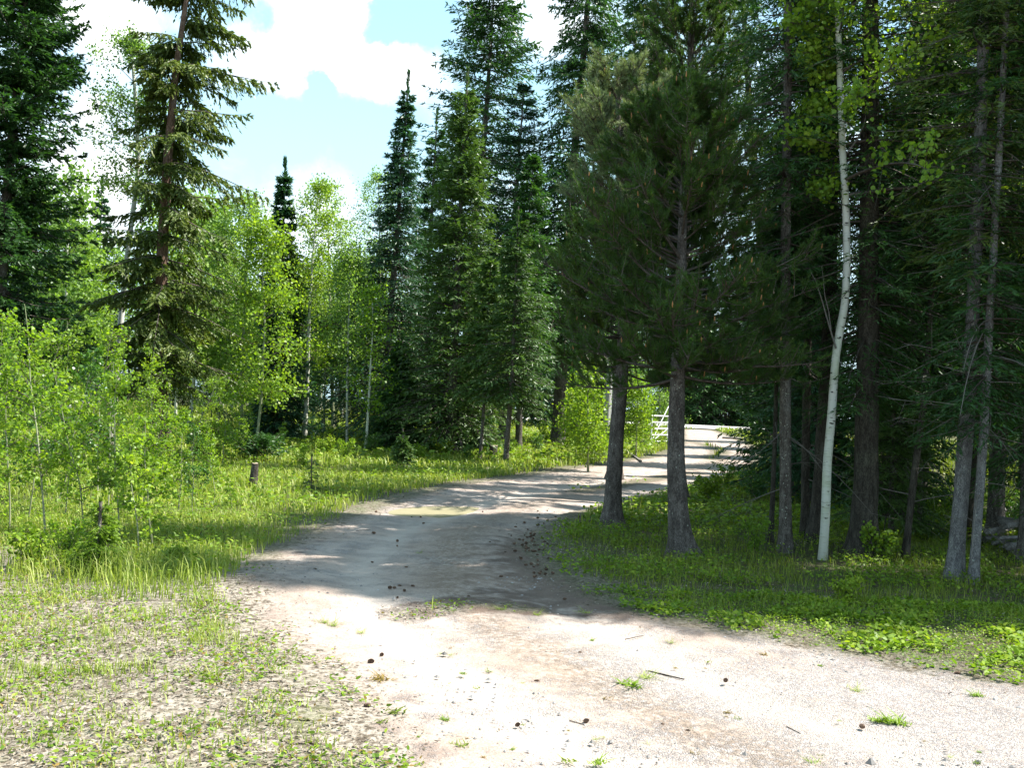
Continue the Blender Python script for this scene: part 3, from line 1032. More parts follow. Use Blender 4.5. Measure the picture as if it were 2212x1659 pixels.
near_spruce(22, 'dark spruce in the wood right behind the thin leaning tree', [(1975, 1130), (1980, 800), (1990, 400), (2000, 0)], 15.5, .12, 2.2, 15, 1.7, dead=10, nb=420, sl=.1, sw=.022)
near_spruce(23, 'low bushy young spruce behind the thick trunk', [(1925, 1150), (1928, 1000), (1930, 850)], 14.4, .04, .3, 3.2, .95, dead=0, nb=200, low=1, leafm=M_FIR_LIGHT)
near_spruce(24, 'old conifer behind the grey-trunk pine with long limbs hanging over the track', [(1205, 940), (1208, 900), (1217, 700), (1235, 400), (1262, 100), (1285, -200)], 38.0, .26, 4.0, 23, 3.5, dead=10,
            nb=560, sl=.22, sw=.055, m=5, nt=9, low=1.0, droop=.75, tip=.35, barkm=M_BARK, hang=.55)
near_spruce(25, 'tall spruce between the two pine crowns reaching past the picture top', [(1328, 1010), (1340, 800), (1385, 500), (1412, 100), (1418, -200)], 24.0, .16, 3.6, 17.5, 2.0, dead=8,
            nb=440, sl=.15, sw=.034, m=5, low=.8, droop=.6)
near_spruce(26, 'spruce behind the curved pine with sky showing between its limbs', [(1704, 1048), (1690, 800), (1640, 500), (1610, 100), (1600, -150)], 20.5, .12, 4.6, 14.0, 1.5, dead=8,
            nb=260, sl=.12, sw=.028, m=5, gap=.3)

# white aspen of the front row
b, p = path_from_px([(1777, 1206), (1783, 1120), (1787, 1000), (1796, 900), (1801, 820), (1806, 760), (1814, 715), (1826, 650), (1830, 560), (1827, 440), (1820, 330), (1816, 200), (1812, 90), (1806, -60), (1800, -260)], 11.55)
wa = mk_aspen('aspen_tree', 'white barked aspen with a crooked slender trunk and bright leaves at the top right', RNG(31), b, p, 4.2, 8.2, 1.35, .053, knots=48, nb=56, nt=12, nl=16, leaf=.055,
              rise=(.1, .9), low=1.0, p=.3, one_sided=(-.35, .6), cluster=.06, rtip=.028, flare=.1, tn=90)
dg = Geo()
for (pts, r) in [([(1806, 752), (1790, 700), (1776, 650), (1763, 610), (1748, 580)], .012), ([(1795, 712), (1790, 672), (1782, 640), (1778, 600), (1775, 575)], .008),
                 ([(1830, 330), (1852, 300), (1866, 270), (1872, 240)], .012), ([(1822, 640), (1834, 625), (1842, 612)], .006), ([(1818, 150), (1850, 135), (1868, 128), (1890, 165)], .01)]:
    P = np.array([at_depth(u, v, 11.5) for u, v in pts]) - b
    dg.add(*tubes(P, np.linspace(r, r * .35, len(P)), 5))
for c_ in list(wa.children):
    if c_.name.startswith('trunk'):
        bmj = c_
join_into(bmj, dg, M_DEADTWIG)

# ------------------------------------------------------------------ centre group of firs and spruces
MID = dict(nb=420, nt=8, m=4, sl=.16, sw=.042, tw=.36)


def mid_con(seed, name, cat, label, pts, Y, r, h0, H, R, **kw):
    b, p = path_from_px(pts, Y)
    if H > p[-1, 2]:
        d = (p[-1] - p[-2]) / np.linalg.norm(p[-1] - p[-2])
        p = np.vstack([p, p[-1] + d * (H - p[-1, 2]) / max(d[2], .3)])
    k = dict(MID)
    a = dict(leafm=kw.pop('leafm', M_SPRUCE), barkm=kw.pop('barkm', M_BARK), dead=kw.pop('dead', 0), flare=.3, name=name, cat=cat)
    k.update(kw)
    return _mkc(a, label, RNG(seed), b, p, h0, H, R, r, k)


mid_con(41, 'fir_tree', 'fir tree', 'slender pointed fir with a ragged narrow spire left of the centre group', [(820, 962), (835, 800), (858, 500), (880, 200), (884, 150)], 33, .15, .8, 12.4, 2.6, leafm=M_FIR_BLUE,
        p=1.25, low=.9, whorl=.0, nb=520, droop=.6, rise=(-.1, .6))
mid_con(42, 'fir_tree', 'fir tree', 'dense columnar fir with a yellow-green sunlit right side in the centre', [(972, 972), (980, 800), (992, 500), (1008, 200), (1011, 145)], 30, .15, .7, 11.6, 2.05, leafm=M_FIR_LIGHT,
        p=.85, low=1.0, nb=620, droop=.5, rise=(0, .9), lenvar=(.7, 1.1))
mid_con(43, 'fir_tree', 'fir tree', 'dark narrow fir squeezed between the two pointed firs of the centre group', [(905, 958), (915, 800), (930, 500), (945, 235)], 36, .13, 1, 12.0, 1.5, leafm=M_SPRUCE,
        p=.7, low=1.0, nb=420)
mid_con(44, 'spruce_tree', 'spruce tree', 'tallest spruce of the centre group with layered open branches and sky between them', [(1000, 950), (1010, 700), (1030, 450), (1050, 250), (1066, 0)], 40, .24, 4.5, 19.4, 3.4,
        p=.42, low=.6, whorl=.62, nb=460, nt=11, droop=.45, tip=.3, rise=(-.1, .25), sl=.2, sw=.06, leafm=M_SPRUCE)
mid_con(45, 'spruce_tree', 'spruce tree', 'spruce with a visible upper trunk right of the tallest centre spruce', [(1085, 950), (1090, 800), (1105, 550), (1120, 350)], 38, .17, 3.2, 13.6, 2.3, p=.5, low=.7, whorl=.5,
        nb=260, leafm=M_FIR_BLUE)
mid_con(46, 'hemlock_tree', 'conifer', 'young conifer with a bare dark lower trunk at the right end of the centre group', [(1092, 985), (1100, 900), (1108, 780), (1114, 600), (1120, 445)], 27, .075, 1.7, 6.8, 1.25, leafm=M_FIR_LIGHT,
        p=.7, low=.8, nb=260, sl=.13, sw=.034, dead=6)
mid_con(47, 'hemlock_tree', 'conifer', 'thin young conifer with a dark bare stem between the columnar fir and its right neighbour', [(1037, 982), (1044, 900), (1050, 780), (1060, 560)], 28, .05, 1.8, 5.6, 1.0, leafm=M_FIR_LIGHT,
        p=.6, nb=180, dead=4)
mid_con(48, 'spruce_tree', 'spruce tree', 'spruce standing left of the old hanging conifer, its trunk bare near the ground', [(1120, 958), (1126, 800), (1140, 500), (1150, 380)], 34, .12, 2.6, 10.0, 1.6, nb=300, p=.6)
mid_con(49, 'fir_tree', 'fir tree', 'small dark pointed fir standing alone against the sky among pale aspens', [(603, 945), (606, 800), (612, 500), (616, 340)], 34, .12, .2, 9.5, 1.5, leafm=M_FIR_BLUE, p=1.05, low=.9, nb=420,
        sl=.2, sw=.06)
mid_con(50, 'fir_tree', 'fir tree', 'low dark fir filling the foot of the centre group', [(862, 966), (864, 900), (868, 780)], 31, .06, .1, 3.6, 1.5, nb=260, low=1.0, leafm=M_SPRUCE)
mid_con(51, 'fir_tree', 'fir tree', 'low bushy fir under the columnar fir of the centre group', [(1005, 975), (1006, 900), (1010, 800)], 31.5, .06, .1, 3.2, 1.4, nb=240, low=1.0, leafm=M_FIR_BLUE)

# ------------------------------------------------------------------ left side big conifers
mid_con(52, 'spruce_tree', 'spruce tree', 'big olive spruce on the left with drooping tufted limbs and a leaning dark trunk', [(348, 972), (344, 800), (350, 560), (362, 340), (380, 150), (402, 0), (418, -120)], 25.5, .20, 2.0, 14.6, 2.0,
        leafm=M_SPRUCE_OLIVE, barkm=M_BARK_RED, p=.2, low=.8, nb=210, nt=15, m=15, whorl=.62, sl=.13, sw=.044, hang=.9, droop=.6, tip=.3, rise=(-.05, .25), lenvar=(.5, 1.2), tw=.24, gap=.25, one_sided=(.1, .22))
mid_con(53, 'spruce_tree', 'spruce tree', 'dense dark spruce cut by the left picture edge', [(-22, 975), (-12, 800), (8, 500), (30, 250), (58, 0), (70, -130)], 24, .19, 1.6, 13.6, 2.2,
        leafm=M_SPRUCE, p=.35, low=1.0, nb=520, nt=12, m=10, whorl=.35, sl=.14, sw=.045, droop=.35, tip=.42, rise=(-.15, .2), gap=.2)
mid_con(54, 'spruce_tree', 'spruce tree', 'small distant spruce top above the trees on the left', [(208, 905), (214, 600), (220, 400)], 58, .14, 2, 13.2, 1.8, nb=240, sl=.24, sw=.08, leafm=M_FIR_BLUE)

# small near conifers
mid_con(55, 'spruce_sapling', 'spruce sapling', 'lime green young spruce at the grassy edge on the left', [(212, 1262), (214, 1180), (216, 1120)], 8.8, .012, .05, .62, .3, nb=70, nt=6, m=5, sl=.045, sw=.013, leafm=M_COVER, low=1)
mid_con(56, 'spruce_sapling', 'spruce sapling', 'small light green spruce before the dark foot of the centre group', [(872, 985), (871, 960), (870, 925)], 24.5, .015, .05, .85, .42, nb=70, nt=5, m=4, sl=.08, sw=.03, leafm=M_FIR_LIGHT, low=1)
mid_con(57, 'spruce_sapling', 'spruce sapling', 'dark low spruce with flat spreading branches beside the young aspen stem', [(560, 996), (560, 960)], 24.5, .02, .15, .5, .95, nb=40, nt=8, m=5, sl=.1, sw=.03, leafm=M_SPRUCE, low=1, p=.3, droop=.1,
        rise=(.1, .4))
mid_con(58, 'spruce_sapling', 'spruce sapling', 'dark low juniper-like spruce left of the flat spreading one', [(440, 1005), (440, 960)], 24.2, .02, .05, .75, .8, nb=60, nt=7, m=5, sl=.1, sw=.03, leafm=M_SPRUCE_OLIVE, low=1, p=.5)
mid_con(59, 'pine_sapling', 'pine sapling', 'tiny upright pine sapling in the grass right of the stump', [(672, 1085), (672, 1060), (673, 1010)], 16.6, .006, .05, .62, .2, nb=26, nt=4, m=4, sl=.06, sw=.012, leafm=M_FIR_LIGHT, low=1)

# ------------------------------------------------------------------ aspens: tall pale one, young ones, saplings
b, p = path_from_px([(238, 948), (252, 800), (264, 660), (274, 560), (292, 420), (300, 360), (292, 200), (280, 60)], 27)
mk_aspen('aspen_tree', 'tall leaning aspen with a white trunk just left of the big olive spruce', RNG(60), b, p, 6.6, 10.9, 1.5, .095, leafm=M_ASPEN_FAR, nb=60, nt=10, nl=16, leaf=.065, tmpl=DIAMOND, p=.35, cluster=.13, rtip=.035)


def young(seed, label, pts, Y, r, h0, R, group=None, **kw):
    b, p = path_from_px(pts, Y)
    k = dict(nb=44, nt=9, nl=12, leaf=.075, tmpl=DIAMOND, cluster=.13, p=.4, rise=(.4, 1.1), low=.7)
    k.update(kw)
    lm = k.pop('leafm', M_ASPEN_FAR)
    return mk_aspen('young_aspen', label, RNG(seed), b, p, h0, p[-1, 2], R, r, group=group, leafm=lm, cat='young aspen', barkm=k.pop('barkm', M_ASPENBARK_Y), **k)


young(61, 'young aspen with a white stem, nearest to the left side of the centre firs', [(790, 966), (795, 900), (801, 780), (806, 700), (803, 625)], 29, .045, 1.3, .75, leafm=M_ASPEN, nb=34, nl=8, nt=7, barkm=M_ASPENBARK)
young(62, 'slim pale aspen stem left of the nearest white one, with a thin crown', [(750, 958), (750, 850), (752, 740), (756, 600), (758, 520)], 32, .045, 2.4, 1.0, barkm=M_ASPENBARK)
young(63, 'tall young aspen with a bright yellow-green crown beside the small dark fir', [(658, 950), (665, 800), (667, 700), (675, 560), (690, 400)], 34, .085, 2.6, 1.45, nb=70, nl=14, leafm=M_ASPEN, barkm=M_ASPENBARK)
young(64, 'young aspen with a curving thin stem rising from the dark low spruce', [(551, 992), (556, 940), (566, 850), (572, 700), (566, 560), (560, 480)], 25, .042, 1.5, 1.15, nb=56, nl=14, leafm=M_ASPEN)
young(65, 'tall leafy aspen behind the right limbs of the big olive spruce', [(520, 930), (524, 750), (532, 550), (540, 420)], 38, .08, 1.5, 1.6, nb=70, nl=16)
young(66, 'pale aspen with its top between the olive spruce and the small dark fir', [(470, 935), (478, 700), (485, 450)], 40, .08, 1.5, 1.7, nb=66, nl=16)
young(67, 'pale aspen crown against the sky right of the small dark fir', [(720, 930), (716, 750), (708, 480), (700, 400)], 42, .09, 2.0, 2.0, nb=80, nl=16)
young(68, 'pale aspen crown reaching out from behind the ragged pointed fir', [(826, 930), (822, 700), (820, 500), (818, 375)], 44, .09, 2.2, 2.0, nb=80, nl=16)
young(69, 'bright leafy aspen low in front of the leaning white trunk', [(535, 945), (545, 800), (552, 640)], 41, .05, 1.0, 1.3, nb=60, nl=14, leafm=M_ASPEN)
young(70, 'small leafy aspen glowing beside the utility pole', [(1272, 978), (1270, 900), (1268, 795)], 26, .03, .4, .6, nb=34, leafm=M_ASPEN, nl=9)
young(71, 'small leafy aspen between the old conifer trunk and the utility pole', [(1245, 960), (1246, 900), (1250, 850)], 31, .03, .4, .7, nb=34, leafm=M_ASPEN, nl=9)
young(72, 'loose young aspen just left of the white gate', [(1375, 955), (1376, 900), (1380, 830)], 33, .03, .6, .8, nb=34, leafm=M_ASPEN, nl=9)
young(73, 'young aspen standing behind the gate', [(1425, 930), (1425, 880), (1424, 800)], 52, .04, .6, 1.3, nb=44, nl=12)
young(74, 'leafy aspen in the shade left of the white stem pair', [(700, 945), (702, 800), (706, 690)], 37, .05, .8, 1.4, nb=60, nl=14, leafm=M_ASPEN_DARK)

# prototypes for the sapling thicket and the far woods
PROTO = []


def sap_proto(seed, H, R, nb, lm, leaf=.05):
    rng = RNG(seed)
    p = lp(H, (rng.normal(0, .12) * H, rng.normal(0, .05) * H), 7, rng, .025)
    return mk_aspen('aspen_sapling', 'x', rng, (0, 0, 0), p, H * .16, H, R, .006 + .0028 * H, leafm=lm, barkm=M_ASPENBARK_Y, cat='aspen sapling', rtip=.003, tn=16,
                    nb=nb, nt=6, nl=7, leaf=leaf, rise=(.5, 1.2), p=.45, low=.7, cluster=.035, r_l=.009)


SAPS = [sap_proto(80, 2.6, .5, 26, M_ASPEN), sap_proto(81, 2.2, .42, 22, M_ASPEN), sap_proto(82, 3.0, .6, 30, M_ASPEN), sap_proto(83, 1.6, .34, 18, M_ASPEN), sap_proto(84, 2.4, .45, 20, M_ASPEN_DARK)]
used = set()


def place(protos, i, x, y, rz, sc, label, group=None, lean=(0, 0), cat=None, dz=0):
    src = protos[i % len(protos)]
    loc = (x, y, gz(x, y) + dz)
    if id(src) not in used:
        used.add(id(src))
        src.location = loc
        src.rotation_euler = (lean[0], lean[1], rz)
        src.scale = (sc, sc, sc) if not isinstance(sc, tuple) else sc
        src['label'] = label
        if cat:
            src['category'] = cat
        if group:
            src['group'] = group
        return src
    return copy_tree(src, loc, rz, sc, label, group, lean, cat)


G_SAP = 'young aspen saplings crowded in the thicket on the left'
sapl = [(98, 1165, 2, 1.0, None), (188, 1170, 0, .95, None), (60, 1130, 4, 1.0, None), (20, 1150, 0, .9, None), (140, 1120, 1, 1.0, None), (232, 1120, 2, .85, None), (258, 1170, 1, .9, None), (300, 1130, 0, .8, None),
        (330, 1190, 3, 1.0, 'short leafy aspen sapling at the right front of the thicket'), (300, 1205, 3, .9, None), (386, 1120, 1, .85, None), (418, 1130, 4, .62, 'dark leaning aspen sapling with a bare lower stem at the right end of the thicket'),
        (450, 1050, 3, .9, None), (360, 1060, 2, .75, None), (-30, 1120, 2, 1.0, None), (-60, 1200, 1, 1, None), (-110, 1150, 0, 1.1, None), (20, 1060, 2, 1.15, None), (90, 1050, 0, 1.2, None), (170, 1040, 2, 1.2, None),
        (250, 1040, 1, 1.2, None), (120, 1090, 4, 1.1, None), (210, 1075, 4, 1.0, None), (480, 1010, 1, 1.0, None), (520, 1000, 3, .8, None), (400, 1000, 2, .9, None), (300, 1000, 0, 1.3, None), (40, 1000, 2, 1.4, None),
        (150, 990, 0, 1.5, None), (-60, 1010, 2, 1.4, None), (495, 970, 2, .9, None), (600, 975, 3, .6, None), (465, 1075, 3, .7, None), (505, 1110, 3, .42, None), (530, 960, 0, 1.1, None)]
rg = RNG(90)
for k, (u, v, i, sc, lb) in enumerate(sapl):
    x, y = ground_at(u, v)
    place(SAPS, i, x, y, rg.uniform(0, 6.28), sc * rg.uniform(.72, .9), lb or 'slender leafy aspen sapling in the left thicket', None if lb else G_SAP,
          (rg.normal(0, .05), rg.normal(.02, .06)))

ORD = ['leftmost', 'second from the left', 'third from the left', 'fourth from the left', 'fifth from the left', 'sixth from the left', 'seventh from the left', 'eighth from the left', 'ninth from the left', 'tenth from the left',
       'eleventh from the left', 'twelfth from the left', 'thirteenth from the left', 'fourteenth from the left', 'fifteenth from the left']


def label_rows(group, rows, fmt):
    """name each member of a group by its row (near to far) and its order from left to right"""
    obs = sorted([o for o in COL.objects if o.parent is None and o.get('group') == group], key=lambda o: o.location.y)
    n = len(obs)
    for k, rw in enumerate(rows):
        part = obs[n * k // len(rows): n * (k + 1) // len(rows)]
        part.sort(key=lambda o: o.location.x / max(o.location.y, 1))
        for j, o in enumerate(part):
            o['label'] = fmt.format(row=rw, pos=ORD[j])


label_rows(G_SAP, ['front', 'middle', 'back'], 'slender aspen sapling, {pos} in the {row} row of the left thicket')

# shrubs on the shady right side
SHR = []


def shrub_proto(seed, H, R, n, lm, leaf=.04):
    rng = RNG(seed)
    root = empty('shrub', (0, 0, 0), 'x', 'shrub')
    sg, cg = Geo(), Geo()
    for k in range(n):
        a = rng.uniform(0, 6.28)
        P = np.array([[0, 0, -.03], [math.cos(a) * R * .3, math.sin(a) * R * .3, H * .4], [math.cos(a) * R * .6, math.sin(a) * R * .6, H * rng.uniform(.7, 1)]])
        sg.add(*tubes(refine(P, 8), np.linspace(.006, .002, 8), 4))
        br, lv = aspen(rng, P, H * .15, P[-1, 2], R * .5, nb=10, nt=4, nl=5, leaf=leaf, cluster=.03)
        cg.add(br[0], br[1], 1)
        cg.add(lv[0], lv[1], 0, lv[2])
    sg.build('stems', M_TWIG, root)
    cg.build('foliage', [lm, M_TWIG], root)
    return root


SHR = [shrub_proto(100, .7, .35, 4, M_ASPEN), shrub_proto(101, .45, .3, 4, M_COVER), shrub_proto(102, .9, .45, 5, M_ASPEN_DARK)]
for (u, v, i, sc, lb, gp) in [
        (1632, 1200, 0, .62, 'leafy shrub with round pale leaves left of the speckled grey trunk', None), (1528, 1085, 1, 1.1, 'bright leafy shrub right of the curved pine', None),
        (1632, 1085, 2, .7, 'leafy shrub at the shady edge where the track bends', None), (1570, 1060, 0, .8, 'small shrub on the verge below the track bend', None),
        (1900, 1215, 1, .9, 'bright leafed shrub at the right foot of the thick trunk', None), (2025, 1160, 0, .9, 'pale leafed shrub left of the tall grey trunk', None),
        (2205, 1160, 2, .8, 'shrub beside the log pile at the right edge', None), (1830, 1310, 1, .55, 'low pale plant on the sunny edge of the right verge', None),
        (800, 985, 2, .8, 'shrub at the foot of the white aspen stems', None), (960, 990, 1, 1.1, 'low shrub before the dark centre firs', None), (745, 1000, 0, .9, None, 'v'),
        (700, 985, 1, 1.2, None, 'v'), (1010, 1000, 2, .6, None, 'v'), (1160, 980, 2, .8, None, 'v'), (1310, 960, 0, 1.3, None, 'v'), (1340, 955, 1, 1.3, None, 'v'), (650, 1010, 0, .8, None, 'v'),
        (1400, 950, 0, 1.2, None, 'v'), (1180, 960, 0, 1.3, None, 'v'), (1100, 990, 0, .8, None, 'v'), (900, 1000, 1, 1, None, 'v'), (380, 1240, 1, .5, None, 'v'), (60, 1230, 1, .8, None, 'v'), (140, 1220, 0, .6, None, 'v')]:
    x, y = ground_at(u, v)
    place(SHR, i, x, y, rg.uniform(0, 6.28), sc, lb or 'leafy low shrub in the sunny verge', 'low shrubs along the verges' if gp else None)

# far woods
def far_con(seed, H, R, lm, **kw):
    k = dict(nb=200, nt=6, m=3, sl=.3, sw=.10, tw=.4, low=.8)
    k.update(kw)
    rng = RNG(seed)
    p = lp(H, (0, 0), 6)
    root = empty('spruce_tree', (0, 0, 0), 'x', 'spruce tree')
    Geo().add(*trunk_geo(p, H * .010, .01, .3, 8, n=16)).build('trunk', M_BARK_DARK, root)
    limbs, leaves = conifer(rng, p, kw.get('h0', 1.2) if False else H * .03, H, R, **k)
    Geo().add(limbs[0], limbs[1], 1).add(leaves[0], leaves[1], 0, leaves[2]).build('crown', [lm, M_TWIG], root)
    return root


def far_asp(seed, H, R, lm, leaf=.16):
    rng = RNG(seed)
    p = lp(H, (rng.normal(0, .3), 0), 6, rng, .1)
    return mk_aspen('aspen_tree', 'x', rng, (0, 0, 0), p, H * .22, H, R, H * .009, leafm=lm, nb=56, nt=8, nl=14, leaf=leaf, tmpl=DIAMOND, p=.4, cluster=.28, tn=14)


def mid_wood(seed, H, R, lm, h0f=.25, **kw):
    k = dict(nb=380, nt=8, m=5, sl=.13, sw=.034, tw=.36, low=.9)
    k.update(kw)
    rng = RNG(seed)
    p = lp(H, (rng.normal(0, .02) * H, 0), 8, rng, .03)
    root = empty('spruce_tree', (0, 0, 0), 'x', 'spruce tree')
    merge(Geo().add(*trunk_geo(p, H * .010, .012, .3, 10, n=30)), dead_branches(rng, p, .5, H * .4, 14)).build('trunk', [M_BARK_DARK, M_DEADTWIG], root)
    limbs, leaves = conifer(rng, p, H * h0f, H, R, **k)
    Geo().add(limbs[0], limbs[1], 1).add(leaves[0], leaves[1], 0, leaves[2]).build('crown', [lm, M_TWIG], root)
    return root


WOOD = [mid_wood(110, 15, 1.8, M_SPRUCE, .14), mid_wood(111, 13, 1.6, M_SPRUCE, .2), mid_wood(112, 16, 1.7, M_SPRUCE_OLIVE, .3), mid_wood(113, 8, 1.5, M_SPRUCE, .05)]
FARC = [far_con(120, 14, 2.6, M_SPRUCE, low=1.0, nb=260), far_con(121, 12, 2.3, M_FIR_BLUE, low=1.0, nb=260), far_con(122, 16, 2.8, M_SPRUCE_OLIVE, low=1.0, nb=260)]
FARA = [far_asp(130, 11, 2.2, M_ASPEN_FAR), far_asp(131, 9, 2.0, M_ASPEN), far_asp(132, 10, 2.0, M_ASPEN_DARK)]

for k in range(12):
    P = at_depth(1465 + k * 17, 900, 71.5 + (k % 3) * 1.6)
    place(FARC, k, P[0], P[1], k * 1.7, .62 + .08 * (k % 4), 'dark spruce in the tree line beyond the gravel road', 'dark tree line beyond the gravel road')
# the deep dark wood on the right
rg = RNG(140)
spots = [(7.3, 15.0), (9.0, 14.0), (8.8, 16.5), (7.0, 18.4), (8.0, 19.8), (10.2, 18.5), (6.4, 22.5), (9.0, 23.0), (11.5, 21.5), (13.0, 18.0), (7.4, 26.5), (10.4, 27.0), (13.4, 25.5), (16.0, 23.0), (8.8, 31), (12.4, 31.5), (15.8, 30),
         (19, 28), (10.2, 36), (14.2, 36), (18.4, 35), (22.5, 33), (11.8, 41.5), (16, 42), (20.5, 41), (25, 40), (14, 48), (19, 48.5), (24.5, 48), (30, 46), (11, 14.2), (14.5, 15.0)]
for k, (x, y) in enumerate(spots):
    i = [0, 1, 2, 3, 1, 0, 3][k % 7]
    place(WOOD, i, x + rg.normal(0, .25), y + rg.normal(0, .25), rg.uniform(0, 6.28), rg.uniform(.85, 1.1), 'dark spruce standing deep in the wood on the right', 'dark spruces deep in the right-hand wood',
          (rg.normal(0, .015), rg.normal(.01, .015)))
# trees just past the right picture edge; their shade lies across the track
for k, (x, y, i, sc) in enumerate([(9.6, 10.1, 1, 1.35), (13.0, 10.7, 2, 1.65), (7.2, 10.1, 1, 1.1)]):
    place(WOOD, i, x, y, rg.uniform(0, 6.28), sc, 'dark spruce standing deep in the wood on the right', 'dark spruces deep in the right-hand wood')

# background woods: left, centre and behind the gravel road
bgc = [(60, 60), (118, 54), (330, 66), (395, 58), (450, 70), (760, 66), (640, 72), (870, 60), (160, 66), (-20, 62), (1180, 52), (1150, 58), (1230, 56), (1300, 60), (1040, 56), (960, 52)]
for k, (u, Yd) in enumerate(bgc):
    P = at_depth(u, 900, Yd)
    place(FARC, k, P[0], Yd, rg.uniform(0, 6.28), rg.uniform(.5, .68) if u < 900 else rg.uniform(.6, .8), 'distant dark spruce among the background trees', 'dark spruces in the background wood')
bga = [(20, 46), (90, 50), (150, 44), (190, 52), (130, 38), (60, 40), (330, 48), (380, 44), (440, 50), (410, 38), (500, 54), (560, 50), (620, 54), (660, 48), (740, 52), (790, 50), (840, 55), (-40, 44), (230, 58), (900, 52),
       (1190, 62), (1265, 58), (1340, 56), (1375, 60), (690, 60), (480, 60), (345, 36)]
for k, (u, Yd) in enumerate(bga):
    P = at_depth(u, 900, Yd)
    place(FARA, k * 2 + (k // 3), P[0], Yd, rg.uniform(0, 6.28), rg.uniform(.68, .95) * (1.0 if u < 900 else .75), 'pale leafy aspen in the background wood on the left' if u < 950 else 'leafy aspen in the background beyond the centre firs',
          'background aspens on the left' if u < 950 else 'background aspens beyond the centre')
k = 0
for Yd, x0, x1, dx in ((73, -52, 62, 4.6), (79, -50, 64, 3.6), (86, -60, 70, 5.0)):
    x = x0
    while x < x1:
        place(FARC, k, x + rg.normal(0, .8), Yd + rg.normal(0, 1.5), rg.uniform(0, 6.28), rg.uniform(.75, 1.0) * (.62 if x < -2 else 1.1), 'dark spruce in the tree line beyond the gravel road', 'dark tree line beyond the gravel road')
        x += dx
        k += 1

label_rows('low shrubs along the verges', ['nearer', 'farther'], 'leafy low shrub, {pos} in the {row} row along the verges')
label_rows('background aspens on the left', ['nearer', 'farther'], 'pale leafy background aspen, {pos} in the {row} row on the left')
label_rows('dark spruces in the background wood', ['nearer', 'farther'], 'distant dark spruce, {pos} in the {row} row of the background wood')
label_rows('dark spruces deep in the right-hand wood', ['first', 'second', 'third'], 'dark wood spruce, {pos} in the {row} row of the right-hand wood')
# ------------------------------------------------------------------ stumps, logs, pole, wires, gate
def stump(label, u, v, h, r, lean=(0, 0), group=None, seed=0, Yd=None):
    x, y = ground_at(u, v)
    root = empty('tree_stump', (x, y, gz(x, y)), label, 'stump', group)
    rng = RNG(200 + seed)
    P = lp(h, lean, 5)
    V, F = trunk_geo(P, r, r * .85, .25, 12, n=10, wob=.05)
    Vr = V.reshape(10, 12, 3)
    Vr[-1, :, 2] += rng.normal(0, r * .12, 12)
    Geo().add(Vr.reshape(-1, 3), F).build('bark', M_STUMP, root)
    top = Vr[-1]
    c = top.mean(0)
    VV = np.concatenate([[c], c + (top - c) * .97])
    Geo().add(VV, [[0, 1 + i, 1 + (i + 1) % 12] for i in range(12)]).build('cut_face', M_CUT, root)


stump('tall dark weathered stump alone in the sunny grass left of the track', 546, 1056, .42, .068, (.02, 0), seed=1)
stump('dark stump at the foot of the big olive spruce', 358, 958, .38, .16, seed=2)
stump('grey stump standing in the saplings left of the big olive spruce', 262, 935, .3, .14, seed=3)
stump('low dark stump beside the leaning white trunk', 208, 938, .2, .13, seed=4)
stump('right one of two thin dark stumps behind the aspen stems', 722, 930, .55, .09, seed=5)
stump('left one of two thin dark stumps behind the aspen stems', 697, 932, .5, .09, seed=6)
stump('grey cut stump before the bare stems at the right of the centre group', 1062, 995, .42, .12, (.05, 0), seed=7)
stump('short brown stump left of the white gate', 1385, 966, .3, .13, seed=8)
stump('dark upright stump under the spruce left of the old conifer', 1196, 955, .6, .13, seed=9)
stump('small dark post-like stump at the far left edge of the clearing', 66, 935, .6, .09, seed=10)


def utility_pole():
    x0, y0 = 0, 46.0
    P = at_depth(1309, 930, y0)
    x = P[0]
    root = empty('utility_pole', (x, y0, gz(x, y0)), 'pale grey utility pole behind the front pines', 'utility pole')
    H = 8.5
    V, F = trunk_geo(lp(H, (0.1, 0)), .16, .12, .05, 14, n=12, wob=.005)
    Geo().add(V, F).build('post', plain('pole_wood', (.34, .33, .31), .85, scale=6), root)
    g = Geo()
    g.add(*tubes(np.array([[-.9, -.15, H - .6], [1.1, -.15, H - .6]]), np.array([.06, .06]), 4))
    g.build('crossarm', M_LOG, root)
    g = Geo()
    for dx in (-.75, .1, .95):
        g.add(*tubes(np.array([[dx, -.15, H - .55], [dx, -.15, H - .48], [dx, -.15, H - .4]]), np.array([.03, .055, .02]), 8))
    g.build('insulators', plain('insulator_glaze', (.25, .2, .18), .3), root)
    g = Geo().add(*tubes(np.array([[.17, 0, 0], [.17, 0, 3.2]]), np.array([.035, .035]), 8))
    g.build('conduit', plain('conduit_grey', (.55, .56, .56), .5), root)


utility_pole()


def wire(label, A, B, sag):
    A, B = np.array(A, float), np.array(B, float)
    t = np.linspace(0, 1, 40)[:, None]
    P = A * (1 - t) + B * t
    P[:, 2] -= (4 * sag * t * (1 - t))[:, 0]
    o = Geo().add(*tubes(P, np.full(40, .014), 4)).build('overhead_wire', plain('wire_metal', (.35, .36, .36), .5, scale=1))
    tag(o, label, 'wire')


wire('upper thin pale wire crossing the trees on the left', at_depth(-500, 560, 41), at_depth(1309, 640, 46), .3)
wire('lower thin pale wire crossing the trees on the left', at_depth(-500, 640, 41), at_depth(1309, 700, 46), .3)


